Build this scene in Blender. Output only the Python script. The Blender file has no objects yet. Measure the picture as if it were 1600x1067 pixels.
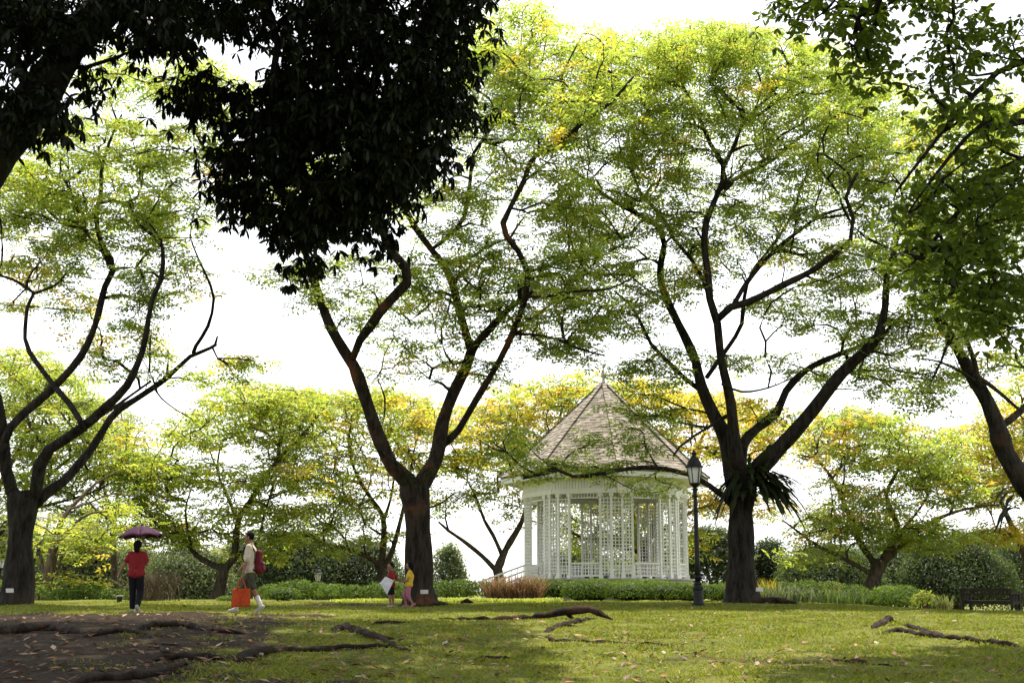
import bpy, math, random
import numpy as np
from mathutils import Vector, Matrix
SC = bpy.context.scene
COL = SC.collection
rng = np.random.default_rng(7)
random.seed(7)

# ---------------------------------------------------------------- camera, world, sun, exposure
F = 1900.0; HOR = 922.0; ZC = 0.47
PITCH = math.atan((HOR-533.5)/F)
cam = bpy.data.cameras.new('camera'); camo = bpy.data.objects.new('camera', cam); COL.objects.link(camo)
cam.sensor_width = 36; cam.lens = 36*F/1600; cam.clip_start = .1; cam.clip_end = 4000
camo.location = (0,0,ZC); camo.rotation_euler = (math.pi/2+PITCH, 0, 0)
SC.camera = camo
SUN_EL, SUN_AZ = math.radians(70), math.radians(18)     # azimuth from +Y towards +X
w = bpy.data.worlds.new('World'); SC.world = w; w.use_nodes = True
nt = w.node_tree; bg = nt.nodes['Background']
sky = nt.nodes.new('ShaderNodeTexSky'); sky.sky_type = 'NISHITA'; sky.sun_disc = False
sky.sun_elevation = SUN_EL; sky.sun_rotation = SUN_AZ; sky.dust_density = 1.0; sky.air_density = 1.0; sky.ozone_density = 1
hs = nt.nodes.new('ShaderNodeHueSaturation'); hs.inputs['Saturation'].default_value = .15
nt.links.new(sky.outputs[0], hs.inputs['Color']); nt.links.new(hs.outputs[0], bg.inputs[0])
bg.inputs[1].default_value = .15
sl = bpy.data.lights.new('sun', 'SUN'); sl.energy = 3.8; sl.angle = math.radians(.6); sl.color = (1,.91,.76)
so = bpy.data.objects.new('sun', sl); COL.objects.link(so)
sd = Vector((math.sin(SUN_AZ)*math.cos(SUN_EL), math.cos(SUN_AZ)*math.cos(SUN_EL), math.sin(SUN_EL)))
so.rotation_euler = sd.to_track_quat('Z','Y').to_euler(); so.location = (0,0,60)
vs = SC.view_settings; vs.view_transform = 'Standard'; vs.look = 'None'; vs.gamma = 1; vs.use_curve_mapping = False
vs.exposure = 1.3
SC.render.engine = 'CYCLES'
cy = SC.cycles
cy.max_bounces = 12; cy.diffuse_bounces = 9; cy.glossy_bounces = 2; cy.transmission_bounces = 9; cy.transparent_max_bounces = 6
cy.caustics_reflective = False; cy.caustics_refractive = False
cy.use_denoising = True
try: cy.denoiser = 'OPENIMAGEDENOISE'
except Exception: pass

# ---------------------------------------------------------------- placement helpers
_cp, _sp = math.cos(PITCH), math.sin(PITCH)
def P(px, py, d):
    """world point at depth y = d along the sight line through photograph pixel (px, py)"""
    u = (px-800)/F; v = (533.5-py)/F
    dx, dy, dz = u, _cp - v*_sp, _sp + v*_cp
    s = d/dy
    return np.array((dx*s, d, ZC + dz*s))
def S(d): return d/F                      # metres per photograph pixel at depth d
_gd = np.array([-60, -20, 0, 6, 12.5, 16, 20, 24, 27, 32, 36, 40, 46, 52, 60, 76, 110, 400, 4000])
_gz = np.array([-4, -2.2, -1.16, -.80, -.43, -.27, -.13, -.05, 0, .04, .11, .14, .14, -.1, -1.5, -2.3, -3, -3, -3])
def gy(d): return np.interp(d, _gd, _gz)
def bumps(x, y):
    return .02*np.sin(x*.9+1.3)*np.sin(y*.8+.4) + .012*np.sin(x*2.3+y*1.1) + .01*np.sin(y*2.9-x*1.7)
def gz(x, y):
    y = np.asarray(y, float); x = np.asarray(x, float)
    s = 0
    for k in (-1.5, -.75, 0, .75, 1.5): s = s + gy(y+k)
    return s/5 + bumps(x, y) - .062*np.log1p(np.exp((x-8.5)*2))/2*np.clip((y-25)/12, 0, 1)*np.clip((60-y)/12, 0, 1)
def dG(py, px=800):
    """depth at which the sight line meets the ground"""
    for d in np.arange(9, 60, .05):
        p = P(px, py, d)
        if p[2] <= float(gz(p[0], d)): return d
    return 40.
def on_ground(px, d):
    p = P(px, 930, d); return np.array((p[0], d, float(gz(p[0], d))))

# ---------------------------------------------------------------- mesh helpers
class MB:
    def __init__(self): self.v=[]; self.q=[]; self.t=[]; self.c=[]; self.n=0
    def add(self, V, Q=None, T=None, c=None):
        V = np.asarray(V, float).reshape(-1,3)
        if Q is not None and len(Q): self.q.append(np.asarray(Q, np.int64).reshape(-1,4)+self.n)
        if T is not None and len(T): self.t.append(np.asarray(T, np.int64).reshape(-1,3)+self.n)
        self.v.append(V)
        if c is None: c = np.ones((len(V),3))*.5
        c = np.asarray(c, float)
        if c.ndim == 1: c = np.tile(c, (len(V),1))
        self.c.append(c); self.n += len(V)
        return self
    def box(self, c, s, R=None, col=None):
        c = np.asarray(c, float); s = np.asarray(s, float)/2
        V = np.array([(x,y,z) for x in (-1,1) for y in (-1,1) for z in (-1,1)], float)*s
        if R is not None: V = V @ np.asarray(R).T
        Q = [(0,1,3,2),(4,6,7,5),(0,4,5,1),(2,3,7,6),(0,2,6,4),(1,5,7,3)]
        return self.add(V+c, Q, c=col)
    def beam(self, a, b, wdt, hgt, up=(0,0,1), col=None):
        a = np.asarray(a, float); b = np.asarray(b, float); x = b-a; L = np.linalg.norm(x); x = x/L
        up = np.asarray(up, float); y = np.cross(up, x)
        if np.linalg.norm(y) < 1e-4: y = np.cross((0,1,0), x)
        y /= np.linalg.norm(y); z = np.cross(x, y)
        return self.box((a+b)/2, (L, wdt, hgt), np.stack([x,y,z],1), col)
    def tube(self, pts, rad, sides=6, cap=True, col=None):
        pts = np.asarray(pts, float); n = len(pts); rad = np.broadcast_to(np.asarray(rad, float), (n,))
        T = np.gradient(pts, axis=0); T /= np.linalg.norm(T, axis=1)[:,None]+1e-9
        ref = np.array((0,0,1.)) if abs(T[0,2]) < .9 else np.array((1.,0,0))
        X = np.zeros_like(pts); x = np.cross(ref, T[0]); x /= np.linalg.norm(x)
        for i in range(n):
            x = x - T[i]*np.dot(x, T[i]); x /= np.linalg.norm(x)+1e-9; X[i] = x
        Y = np.cross(T, X)
        a = np.arange(sides)*2*math.pi/sides
        V = pts[:,None,:] + rad[:,None,None]*(np.cos(a)[None,:,None]*X[:,None,:] + np.sin(a)[None,:,None]*Y[:,None,:])
        i = np.arange(n-1)[:,None]*sides; j = np.arange(sides)[None,:]; k = (j+1)%sides
        Q = np.stack([i+j, i+k, i+sides+k, i+sides+j], -1).reshape(-1,4)
        V = V.reshape(-1,3); Tt = None
        if cap:
            V = np.vstack([V, pts[0], pts[-1]]); b0 = n*sides
            jj = np.arange(sides); kk = (jj+1)%sides
            Tt = np.vstack([np.stack([kk, jj, np.full(sides,b0)],1), np.stack([(n-1)*sides+jj, (n-1)*sides+kk, np.full(sides,b0+1)],1)])
        return self.add(V, Q, Tt, c=col)
    def lathe(self, c, prof, sides=16, col=None, phase=0):
        """prof: (radius, z) list from bottom to top around the vertical axis through c"""
        c = np.asarray(c, float); prof = np.asarray(prof, float); n = len(prof)
        a = np.arange(sides)*2*math.pi/sides + phase
        V = np.stack([prof[:,0,None]*np.cos(a), prof[:,0,None]*np.sin(a), np.repeat(prof[:,1,None], sides, 1)], -1).reshape(-1,3)+c
        i = np.arange(n-1)[:,None]*sides; j = np.arange(sides)[None,:]; k = (j+1)%sides
        Q = np.stack([i+j, i+k, i+sides+k, i+sides+j], -1).reshape(-1,4)
        V = np.vstack([V, c+(0,0,prof[0,1]), c+(0,0,prof[-1,1])]); b0 = n*sides; jj = np.arange(sides); kk=(jj+1)%sides
        T = np.vstack([np.stack([kk, jj, np.full(sides,b0)],1), np.stack([(n-1)*sides+jj, (n-1)*sides+kk, np.full(sides,b0+1)],1)])
        return self.add(V, Q, T, c=col)
    def ball(self, c, r, R=None, nu=12, nv=8, col=None):
        c = np.asarray(c, float); r = np.broadcast_to(np.asarray(r, float), (3,))
        th = np.linspace(.08, math.pi-.08, nv); ph = np.arange(nu)*2*math.pi/nu
        V = np.stack([np.sin(th)[:,None]*np.cos(ph), np.sin(th)[:,None]*np.sin(ph), np.repeat(np.cos(th)[:,None], nu, 1)], -1).reshape(-1,3)*r
        V = np.vstack([V, (0,0,r[2]), (0,0,-r[2])])
        if R is not None: V = V @ np.asarray(R).T
        i = np.arange(nv-1)[:,None]*nu; j = np.arange(nu)[None,:]; k=(j+1)%nu
        Q = np.stack([i+j, i+nu+j, i+nu+k, i+k], -1).reshape(-1,4); b0 = nu*nv; jj=np.arange(nu); kk=(jj+1)%nu
        T = np.vstack([np.stack([jj, kk, np.full(nu,b0)],1), np.stack([(nv-1)*nu+kk, (nv-1)*nu+jj, np.full(nu,b0+1)],1)])
        return self.add(V+c, Q, T, c=col)
    def capsule(self, a, b, ra, rb, sides=10):
        a = np.asarray(a, float); b = np.asarray(b, float); x = (b-a); L = np.linalg.norm(x); x = x/(L+1e-9)
        ps=[]; rs=[]
        for t in (-1,-.85,-.5): ps.append(a+x*ra*t); rs.append(max(ra*math.sqrt(max(0,1-t*t)), ra*.1))
        ps.append(a); rs.append(ra); ps.append(b); rs.append(rb)
        for t in (.5,.85,1): ps.append(b+x*rb*t); rs.append(max(rb*math.sqrt(max(0,1-t*t)), rb*.1))
        return self.tube(ps, rs, sides)
    def mesh(self, name, off=(0,0,0), smooth=False, tint=False):
        me = bpy.data.meshes.new(name)
        V = np.concatenate(self.v) - np.asarray(off, float)
        nq = sum(len(q) for q in self.q); ntr = sum(len(t) for t in self.t)
        idx = np.concatenate([q.ravel() for q in self.q] + [t.ravel() for t in self.t]).astype(np.int32)
        me.vertices.add(len(V)); me.vertices.foreach_set('co', V.astype(np.float32).ravel())
        me.loops.add(len(idx)); me.loops.foreach_set('vertex_index', idx)
        st = np.concatenate([np.arange(nq)*4, nq*4+np.arange(ntr)*3]).astype(np.int32)
        me.polygons.add(nq+ntr); me.polygons.foreach_set('loop_start', st)
        me.polygons.foreach_set('use_smooth', np.full(nq+ntr, smooth, bool))
        me.update(calc_edges=True)
        if tint:
            C = np.concatenate(self.c); at = me.attributes.new('tint', 'FLOAT_COLOR', 'POINT')
            at.data.foreach_set('color', np.hstack([C, np.ones((len(C),1))]).astype(np.float32).ravel())
        return me
    def build(self, name, m, parent=None, loc=None, smooth=False, tint=False, kind=None):
        """one mesh object; vertices are world coordinates, the origin goes to the parent's base (or to loc)"""
        off = np.array(WL.get(parent.name, parent.location)) if parent is not None else np.array(loc if loc is not None else (0,0,0), float)
        me = self.mesh(name, off, smooth, tint); me.materials.append(m)
        o = bpy.data.objects.new(name, me); COL.objects.link(o)
        if parent is not None: o.parent = parent; WL[o.name] = tuple(off)
        else: o.location = off
        if kind: o['kind'] = kind
        return o
WL = {}
def tag(o, label=None, cat=None, group=None, kind=None):
    if label: o['label'] = label
    if cat: o['category'] = cat
    if group: o['group'] = group
    if kind: o['kind'] = kind
    return o
def thing(name, loc, label, cat, group=None):
    o = bpy.data.objects.new(name, None); o.empty_display_size = .2; COL.objects.link(o); o.location = tuple(float(t) for t in loc)
    WL[o.name] = tuple(float(t) for t in loc)
    return tag(o, label, cat, group)
def rotz(a):
    c, s = math.cos(a), math.sin(a); return np.array([[c,-s,0],[s,c,0],[0,0,1]])
def smoothline(pts, step):
    """Catmull-Rom through rows of pts (any number of columns; first three are xyz), resampled"""
    p = np.asarray(pts, float); out = []
    q = np.vstack([2*p[0]-p[1], p, 2*p[-1]-p[-2]])
    for i in range(1, len(q)-2):
        n = max(1, int(np.linalg.norm(q[i+1,:3]-q[i,:3])/step))
        for t in np.arange(n)/n:
            a,b,c,d = q[i-1],q[i],q[i+1],q[i+2]
            out.append(.5*((2*b)+(c-a)*t+(2*a-5*b+4*c-d)*t*t+(3*b-a-3*c+d)*t**3))
    out.append(p[-1]); return np.array(out)

# ---------------------------------------------------------------- materials
def newmat(name):
    m = bpy.data.materials.new(name); m.use_nodes = True
    return m, m.node_tree, m.node_tree.nodes['Principled BSDF']
def ramp(nt, stops):
    r = nt.nodes.new('ShaderNodeValToRGB'); e = r.color_ramp.elements
    while len(e) < len(stops): e.new(.5)
    for k,(p,c) in enumerate(stops): e[k].position = p; e[k].color = (*c,1)
    return r
def noise(nt, scale, detail=4, rough=.6, vec=None, stretch=None):
    n = nt.nodes.new('ShaderNodeTexNoise'); n.inputs['Scale'].default_value = scale; n.inputs['Detail'].default_value = detail; n.inputs['Roughness'].default_value = rough
    tc = nt.nodes.new('ShaderNodeTexCoord'); src = tc.outputs['Object']
    if stretch:
        mp = nt.nodes.new('ShaderNodeMapping'); mp.inputs['Scale'].default_value = stretch; nt.links.new(src, mp.inputs[0]); src = mp.outputs[0]
    nt.links.new(src, n.inputs['Vector']); return n
def mat_noise(name, c0, c1, scale=8, rough=.7, bump=.0, stretch=None, spec=.3, lo=.35, hi=.65):
    m, nt, b = newmat(name)
    n = noise(nt, scale, stretch=stretch); r = ramp(nt, [(lo,c0),(hi,c1)])
    nt.links.new(n.outputs[0], r.inputs[0]); nt.links.new(r.outputs[0], b.inputs['Base Color'])
    b.inputs['Roughness'].default_value = rough; b.inputs['Specular IOR Level'].default_value = spec
    if bump:
        bp = nt.nodes.new('ShaderNodeBump'); bp.inputs['Strength'].default_value = bump; bp.inputs['Distance'].default_value = .03
        nt.links.new(n.outputs[0], bp.inputs['Height']); nt.links.new(bp.outputs[0], b.inputs['Normal'])
    return m
def mat_leaf(name, trans=.5, gain=1.0, tgain=(1.5,1.35,.6), gloss=.06, rough=.45):
    """leaf: the vertex attribute holds each leaf's own colour; light also passes through the blade"""
    m = bpy.data.materials.new(name); m.use_nodes = True; nt = m.node_tree; nt.nodes.clear()
    out = nt.nodes.new('ShaderNodeOutputMaterial'); at = nt.nodes.new('ShaderNodeAttribute'); at.attribute_name = 'tint'
    df = nt.nodes.new('ShaderNodeBsdfDiffuse'); tr = nt.nodes.new('ShaderNodeBsdfTranslucent'); gl = nt.nodes.new('ShaderNodeBsdfGlossy')
    gl.inputs['Roughness'].default_value = rough
    mu = nt.nodes.new('ShaderNodeMix'); mu.data_type='RGBA'; mu.blend_type='MULTIPLY'; mu.inputs[0].default_value = 1; mu.clamp_result = False
    mu.inputs[7].default_value = (*tgain,1)
    nt.links.new(at.outputs['Color'], mu.inputs[6]); nt.links.new(mu.outputs[2], tr.inputs['Color']); nt.links.new(at.outputs['Color'], df.inputs['Color'])
    m1 = nt.nodes.new('ShaderNodeMixShader'); m1.inputs[0].default_value = trans
    nt.links.new(df.outputs[0], m1.inputs[1]); nt.links.new(tr.outputs[0], m1.inputs[2])
    m2 = nt.nodes.new('ShaderNodeMixShader'); m2.inputs[0].default_value = gloss
    nt.links.new(m1.outputs[0], m2.inputs[1]); nt.links.new(gl.outputs[0], m2.inputs[2]); nt.links.new(m2.outputs[0], out.inputs[0])
    return m
def mat_bark(name, c0, c1, lich, lich_amt=.58, scale=5):
    m, nt, b = newmat(name)
    n = noise(nt, scale*1.5, 8, .72, stretch=(1,1,.22)); r = ramp(nt, [(.38,c0),(.62,c1)]); nt.links.new(n.outputs[0], r.inputs[0])
    n2 = noise(nt, .9, 4, .6); r2 = ramp(nt, [(lich_amt,(0,0,0)),(lich_amt+.12,(1,1,1))]); nt.links.new(n2.outputs[0], r2.inputs[0])
    mx = nt.nodes.new('ShaderNodeMix'); mx.data_type='RGBA'; nt.links.new(r2.outputs[0], mx.inputs[0]); nt.links.new(r.outputs[0], mx.inputs[6]); mx.inputs[7].default_value = (*lich,1)
    nt.links.new(mx.outputs[2], b.inputs['Base Color']); b.inputs['Roughness'].default_value = .9; b.inputs['Specular IOR Level'].default_value = .15
    bp = nt.nodes.new('ShaderNodeBump'); bp.inputs['Strength'].default_value = 1; bp.inputs['Distance'].default_value = .09
    nt.links.new(n.outputs[0], bp.inputs['Height']); nt.links.new(bp.outputs[0], b.inputs['Normal'])
    return m
M = {}
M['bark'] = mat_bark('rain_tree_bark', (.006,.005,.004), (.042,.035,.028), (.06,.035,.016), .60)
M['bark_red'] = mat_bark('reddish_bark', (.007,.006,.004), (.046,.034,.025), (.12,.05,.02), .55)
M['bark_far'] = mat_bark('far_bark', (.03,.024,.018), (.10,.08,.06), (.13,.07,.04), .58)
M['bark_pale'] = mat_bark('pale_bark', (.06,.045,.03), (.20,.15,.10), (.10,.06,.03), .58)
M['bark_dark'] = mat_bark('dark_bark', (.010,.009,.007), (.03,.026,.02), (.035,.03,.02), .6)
M['root'] = mat_bark('root_bark', (.010,.007,.005), (.04,.026,.018), (.085,.045,.03), .55, 7)
M['leaf'] = mat_leaf('rain_tree_leaf', .62, tgain=(2.5,2.45,1.4), gloss=.035)
M['leaf_far'] = mat_leaf('far_leaf', .58, tgain=(2.1,2.05,1.2), gloss=.03)
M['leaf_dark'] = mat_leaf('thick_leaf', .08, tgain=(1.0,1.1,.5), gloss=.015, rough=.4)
M['leaf_mid'] = mat_leaf('broad_leaf', .34, tgain=(1.7,1.7,.6), gloss=.025, rough=.4)
M['shrub'] = mat_leaf('shrub_leaf', .4, tgain=(1.6,1.5,.7), gloss=.02)
M['grass'] = mat_leaf('grass_blade', .4, tgain=(1.5,1.4,.6), gloss=.015)
M['litter'] = mat_leaf('dry_leaf', .15, tgain=(1,1,1), gloss=.03)
M['white'] = mat_noise('white_paint', (.72,.72,.70), (.80,.80,.78), 3, .5, .02)
M['core'] = mat_noise('light_block_dark', (.012,.02,.006), (.03,.045,.012), 14, .9)  # dark green for the solid cores added to block light in clipped shrubs
M['iron'] = mat_noise('black_iron', (.006,.007,.007), (.013,.014,.014), 20, .5, .02, spec=.25)
M['wood_dark'] = mat_noise('dark_wood', (.010,.008,.007), (.028,.02,.016), 12, .8, .1, stretch=(1,1,6))
M['lampglass'] = None
# ---------------------------------------------------------------- ground
def build_ground():
    xs = np.concatenate([[-3000,-800,-250,-90,-50], np.arange(-30,30.1,.4), [50,90,250,800,3000]])
    ys = np.concatenate([[-400,-100,-40,-15,-5,0,4,7], np.arange(9,46,.3), np.arange(46,80,2), [90,110,150,250,500,1200,3000]])
    X, Y = np.meshgrid(xs, ys); Z = gz(X, Y)
    near = (Y<46)&(np.abs(X)<31)
    Z = Z + near*.012*rng.standard_normal(Z.shape)*(Y<40)
    b = MB(); n = len(xs)
    i = np.arange(len(ys)-1)[:,None]*n; j = np.arange(n-1)[None,:]
    b.add(np.stack([X,Y,Z],-1).reshape(-1,3), np.stack([i+j,i+j+1,i+n+j+1,i+n+j],-1).reshape(-1,4))
    m, nt, bs = newmat('lawn_soil')
    nl = noise(nt, 1.1, 6, .7); r = ramp(nt, [(.25,(.08,.10,.02)),(.5,(.13,.15,.032)),(.72,(.20,.18,.06))])
    nf = noise(nt, 22, 4, .7); rf = ramp(nt, [(.3,(.55,.55,.5)),(.7,(1.25,1.2,1.1))])
    nt.links.new(nl.outputs[0], r.inputs[0]); nt.links.new(nf.outputs[0], rf.inputs[0])
    mul = nt.nodes.new('ShaderNodeMix'); mul.data_type='RGBA'; mul.blend_type='MULTIPLY'; mul.inputs[0].default_value=1
    nt.links.new(r.outputs[0], mul.inputs[6]); nt.links.new(rf.outputs[0], mul.inputs[7])
    # bare soil under the dark tree, with a ragged border
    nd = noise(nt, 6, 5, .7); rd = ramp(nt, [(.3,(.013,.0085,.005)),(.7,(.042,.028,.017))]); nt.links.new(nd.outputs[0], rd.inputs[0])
    at = nt.nodes.new('ShaderNodeAttribute'); at.attribute_name = 'tint'
    nb = noise(nt, 1.6, 5, .65)
    ad = nt.nodes.new('ShaderNodeMath'); ad.operation='MULTIPLY_ADD'; ad.inputs[1].default_value = 1.1
    sp = nt.nodes.new('ShaderNodeSeparateColor'); nt.links.new(at.outputs['Color'], sp.inputs[0])
    nt.links.new(nb.outputs[0], ad.inputs[0]); nt.links.new(sp.outputs[0], ad.inputs[2])
    rm = ramp(nt, [(.95,(0,0,0)),(1.15,(1,1,1))]); sub = nt.nodes.new('ShaderNodeMath'); sub.operation='MULTIPLY'; sub.inputs[1].default_value=1
    nt.links.new(ad.outputs[0], sub.inputs[0])
    dv = nt.nodes.new('ShaderNodeMapRange'); dv.inputs[1].default_value=.9; dv.inputs[2].default_value=1.15; nt.links.new(sub.outputs[0], dv.inputs[0])
    mx = nt.nodes.new('ShaderNodeMix'); mx.data_type='RGBA'
    nt.links.new(dv.outputs[0], mx.inputs[0]); nt.links.new(mul.outputs[2], mx.inputs[6]); nt.links.new(rd.outputs[0], mx.inputs[7])
    nt.links.new(mx.outputs[2], bs.inputs['Base Color']); bs.inputs['Roughness'].default_value=.95; bs.inputs['Specular IOR Level'].default_value=.1
    bp = nt.nodes.new('ShaderNodeBump'); bp.inputs['Strength'].default_value=.9; bp.inputs['Distance'].default_value=.04
    nt.links.new(nf.outputs[0], bp.inputs['Height']); nt.links.new(bp.outputs[0], bs.inputs['Normal'])
    b.c = [np.repeat(dirt(X.ravel(), Y.ravel())[:,None], 3, 1)]
    o = b.build('lawn', m, smooth=True, tint=True, kind='structure')
    return o
def sstep(a, b, x): t = np.clip((x-a)/(b-a), 0, 1); return t*t*(3-2*t)
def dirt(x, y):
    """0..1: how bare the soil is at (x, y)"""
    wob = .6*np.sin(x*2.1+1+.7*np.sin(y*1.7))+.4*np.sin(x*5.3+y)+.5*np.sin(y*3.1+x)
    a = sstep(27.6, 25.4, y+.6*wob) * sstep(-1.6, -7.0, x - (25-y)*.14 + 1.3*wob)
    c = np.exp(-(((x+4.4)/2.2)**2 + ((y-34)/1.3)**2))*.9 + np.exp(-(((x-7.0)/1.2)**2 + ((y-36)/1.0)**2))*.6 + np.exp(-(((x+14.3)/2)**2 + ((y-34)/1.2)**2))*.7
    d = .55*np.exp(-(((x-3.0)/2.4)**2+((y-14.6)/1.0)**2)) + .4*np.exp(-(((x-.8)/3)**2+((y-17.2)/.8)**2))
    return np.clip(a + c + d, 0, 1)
build_ground()

def mixcol(pal, n, w=None):
    pal = np.asarray(pal, float); return pal[rng.choice(len(pal), n, p=w)]
def scatter_grass():
    N = 230000
    d = 11.0 + (38.5-11.0)*rng.random(N)**1.25
    x = (rng.random(N)*2-1)*(800/F*d*1.12+.3)
    k = rng.random(N) > dirt(x, d)*1.12 - .12*np.sin(x*1.7)*np.sin(d*2.1)
    pat = .5+.5*np.sin(x*1.9+2*np.sin(d*1.3))*np.sin(d*2.3+x*.6)
    k &= rng.random(N) > .25*pat
    x, d, pat = x[k], d[k], pat[k]; N = len(x)
    z = gz(x, d); h = (.02+.025*rng.random(N))*(1+.6*(rng.random(N)>.97)); wd = .006+.0005*d
    a = rng.random(N)*2*math.pi; lean = .5+1.6*rng.random(N)
    bx, by = np.cos(a), np.sin(a); b2 = rng.random(N)*2*math.pi
    tip = np.stack([x+np.cos(b2)*lean*h*1.3, d+np.sin(b2)*lean*h*1.3, z+h], 1)
    l = np.stack([x-bx*wd, d-by*wd, z-.012], 1); r = np.stack([x+bx*wd, d+by*wd, z-.012], 1)
    V = np.stack([l, r, tip], 1).reshape(-1,3); T = np.arange(N*3).reshape(-1,3)
    c = mixcol([(.135,.17,.022),(.175,.205,.028),(.10,.145,.02),(.24,.21,.06)], N, [.4,.3,.18,.12]) * (.8+.4*rng.random((N,1))) * (.8+.35*pat[:,None])
    b = MB(); b.add(V, T=T, c=np.repeat(c, 3, 0)); o = b.build('grass', M['grass'], tint=True, kind='stuff')
scatter_grass()
def scatter_litter():
    N = 6800
    d = 11.5 + 24*rng.random(N)**1.5; x = (rng.random(N)*2-1)*(800/F*d*1.1)
    k = rng.random(N) < .22+.75*np.clip(dirt(x, d)*1.3 + .5*np.exp(-((x+2)/3)**2-((d-17)/5)**2), 0, 1)
    x, d = x[k], d[k]; N = len(x); z = gz(x, d)+.015
    L = .03+.055*rng.random(N)**1.6; W = L*(.3+.25*rng.random(N)); a = rng.random(N)*6.28
    ex = np.stack([np.cos(a), np.sin(a), .5*(rng.random(N)-.3)], 1); ey = np.stack([-np.sin(a), np.cos(a), .5*(rng.random(N)-.5)], 1)
    c0 = np.stack([x,d,z+.01],1); up = np.array((0,0,1.))
    f = (.3*W)[:,None]*up
    A = c0-ex*L[:,None]; B = c0+ey*W[:,None]+f; C = c0+ex*L[:,None]+.25*L[:,None]*up*rng.random((N,1)); D = c0-ey*W[:,None]+f
    V = np.stack([A,B,C,D],1).reshape(-1,3); i = np.arange(N)*4
    T = np.vstack([np.stack([i,i+1,i+2],1), np.stack([i,i+2,i+3],1)])
    c = mixcol([(.20,.12,.07),(.13,.07,.04),(.30,.21,.14),(.06,.035,.02),(.26,.13,.05),(.36,.30,.22)], N, [.28,.25,.15,.17,.1,.05])
    b = MB(); b.add(V, T=T, c=np.repeat(c,4,0)); b.build('fallen_leaves', M['litter'], tint=True, kind='stuff')
scatter_litter()

# ---------------------------------------------------------------- foliage
def kites(B, X, Y, Z, L, W, fold=.18):
    """N leaf blades of four corners: base B, along X, across Y, normal Z"""
    L = np.asarray(L)[:,None]; W = np.asarray(W)[:,None]
    mid = B + X*L*.5
    V = np.stack([B, mid+Y*W*.5+Z*W*fold, B+X*L - Z*L*.06, mid-Y*W*.5+Z*W*fold], 1)
    return V.reshape(-1,3), np.arange(len(B)*4).reshape(-1,4)
def frames(n, pitch, roll, az=None):
    az = rng.random(n)*2*math.pi if az is None else az
    X = np.stack([np.cos(az)*np.cos(pitch), np.sin(az)*np.cos(pitch), np.sin(pitch)], 1)
    Yh = np.stack([-np.sin(az), np.cos(az), np.zeros(n)], 1); Zh = np.cross(X, Yh)
    Y = Yh*np.cos(roll)[:,None] + Zh*np.sin(roll)[:,None]; return X, Y, np.cross(X, Y)
def pinnate(b, base, col, L=.36, pairs=4, pl=.17, pw=.055, droop=(-.55,.25)):
    """compound leaves: pairs of pinnae along a midrib plus one at the tip; col is one colour per leaf"""
    n = len(base); X, Y, Z = frames(n, rng.uniform(*droop, n), rng.normal(0, .35, n))
    s = rng.uniform(.7, 1.25, n); Vs = []; Cs = []
    for k in range(pairs):
        t = .12+.78*k/(pairs-1) if pairs > 1 else .5
        for sg in (-1, 1):
            a = rng.uniform(.85, 1.2, n); dz = rng.uniform(-.35, .1, n)
            x = X*np.cos(a)[:,None] + sg*Y*np.sin(a)[:,None] + Z*dz[:,None]; x /= np.linalg.norm(x,axis=1)[:,None]
            z = Z; y = np.cross(z, x); y /= np.linalg.norm(y,axis=1)[:,None]
            f = (1-.45*abs(t-.5))
            V, _ = kites(base + X*(L*t*s)[:,None], x, y, np.cross(x,y), pl*s*f, pw*s*f); Vs.append(V.reshape(n,4,3)); Cs.append(col*rng.uniform(.8,1.2,(n,1)))
    V, _ = kites(base + X*(L*.9*s)[:,None], X, Y, Z, pl*s, pw*s); Vs.append(V.reshape(n,4,3)); Cs.append(col)
    V = np.concatenate(Vs).reshape(-1,3); C = np.repeat(np.concatenate(Cs), 4, 0)
    b.add(V, np.arange(len(V)).reshape(-1,4), c=C)
def around(pads, n, r, h):
    """n points in a flattened dome about each pad"""
    p = np.repeat(pads, n, 0); m = len(p)
    a = rng.random(m)*2*math.pi; q = np.sqrt(rng.random(m)); s = np.repeat(rng.uniform(.65,1.3,len(pads)), n)
    return p + np.stack([np.cos(a)*q*r*s, np.sin(a)*q*r*s, (rng.random(m)-.5)*h + (.3-q*q)*h*.9], 1)
GREEN = np.array([(.145,.19,.042),(.175,.22,.048),(.21,.245,.055),(.12,.17,.04)])
LIME = np.array([(.19,.245,.05),(.225,.265,.055),(.155,.215,.045),(.25,.265,.055)])
YELL = np.array([(.36,.30,.05),(.40,.29,.045),(.32,.29,.05),(.34,.25,.04)])
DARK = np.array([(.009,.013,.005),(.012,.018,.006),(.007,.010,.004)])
MIDG = np.array([(.075,.115,.02),(.10,.145,.024),(.06,.095,.018)])

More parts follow.
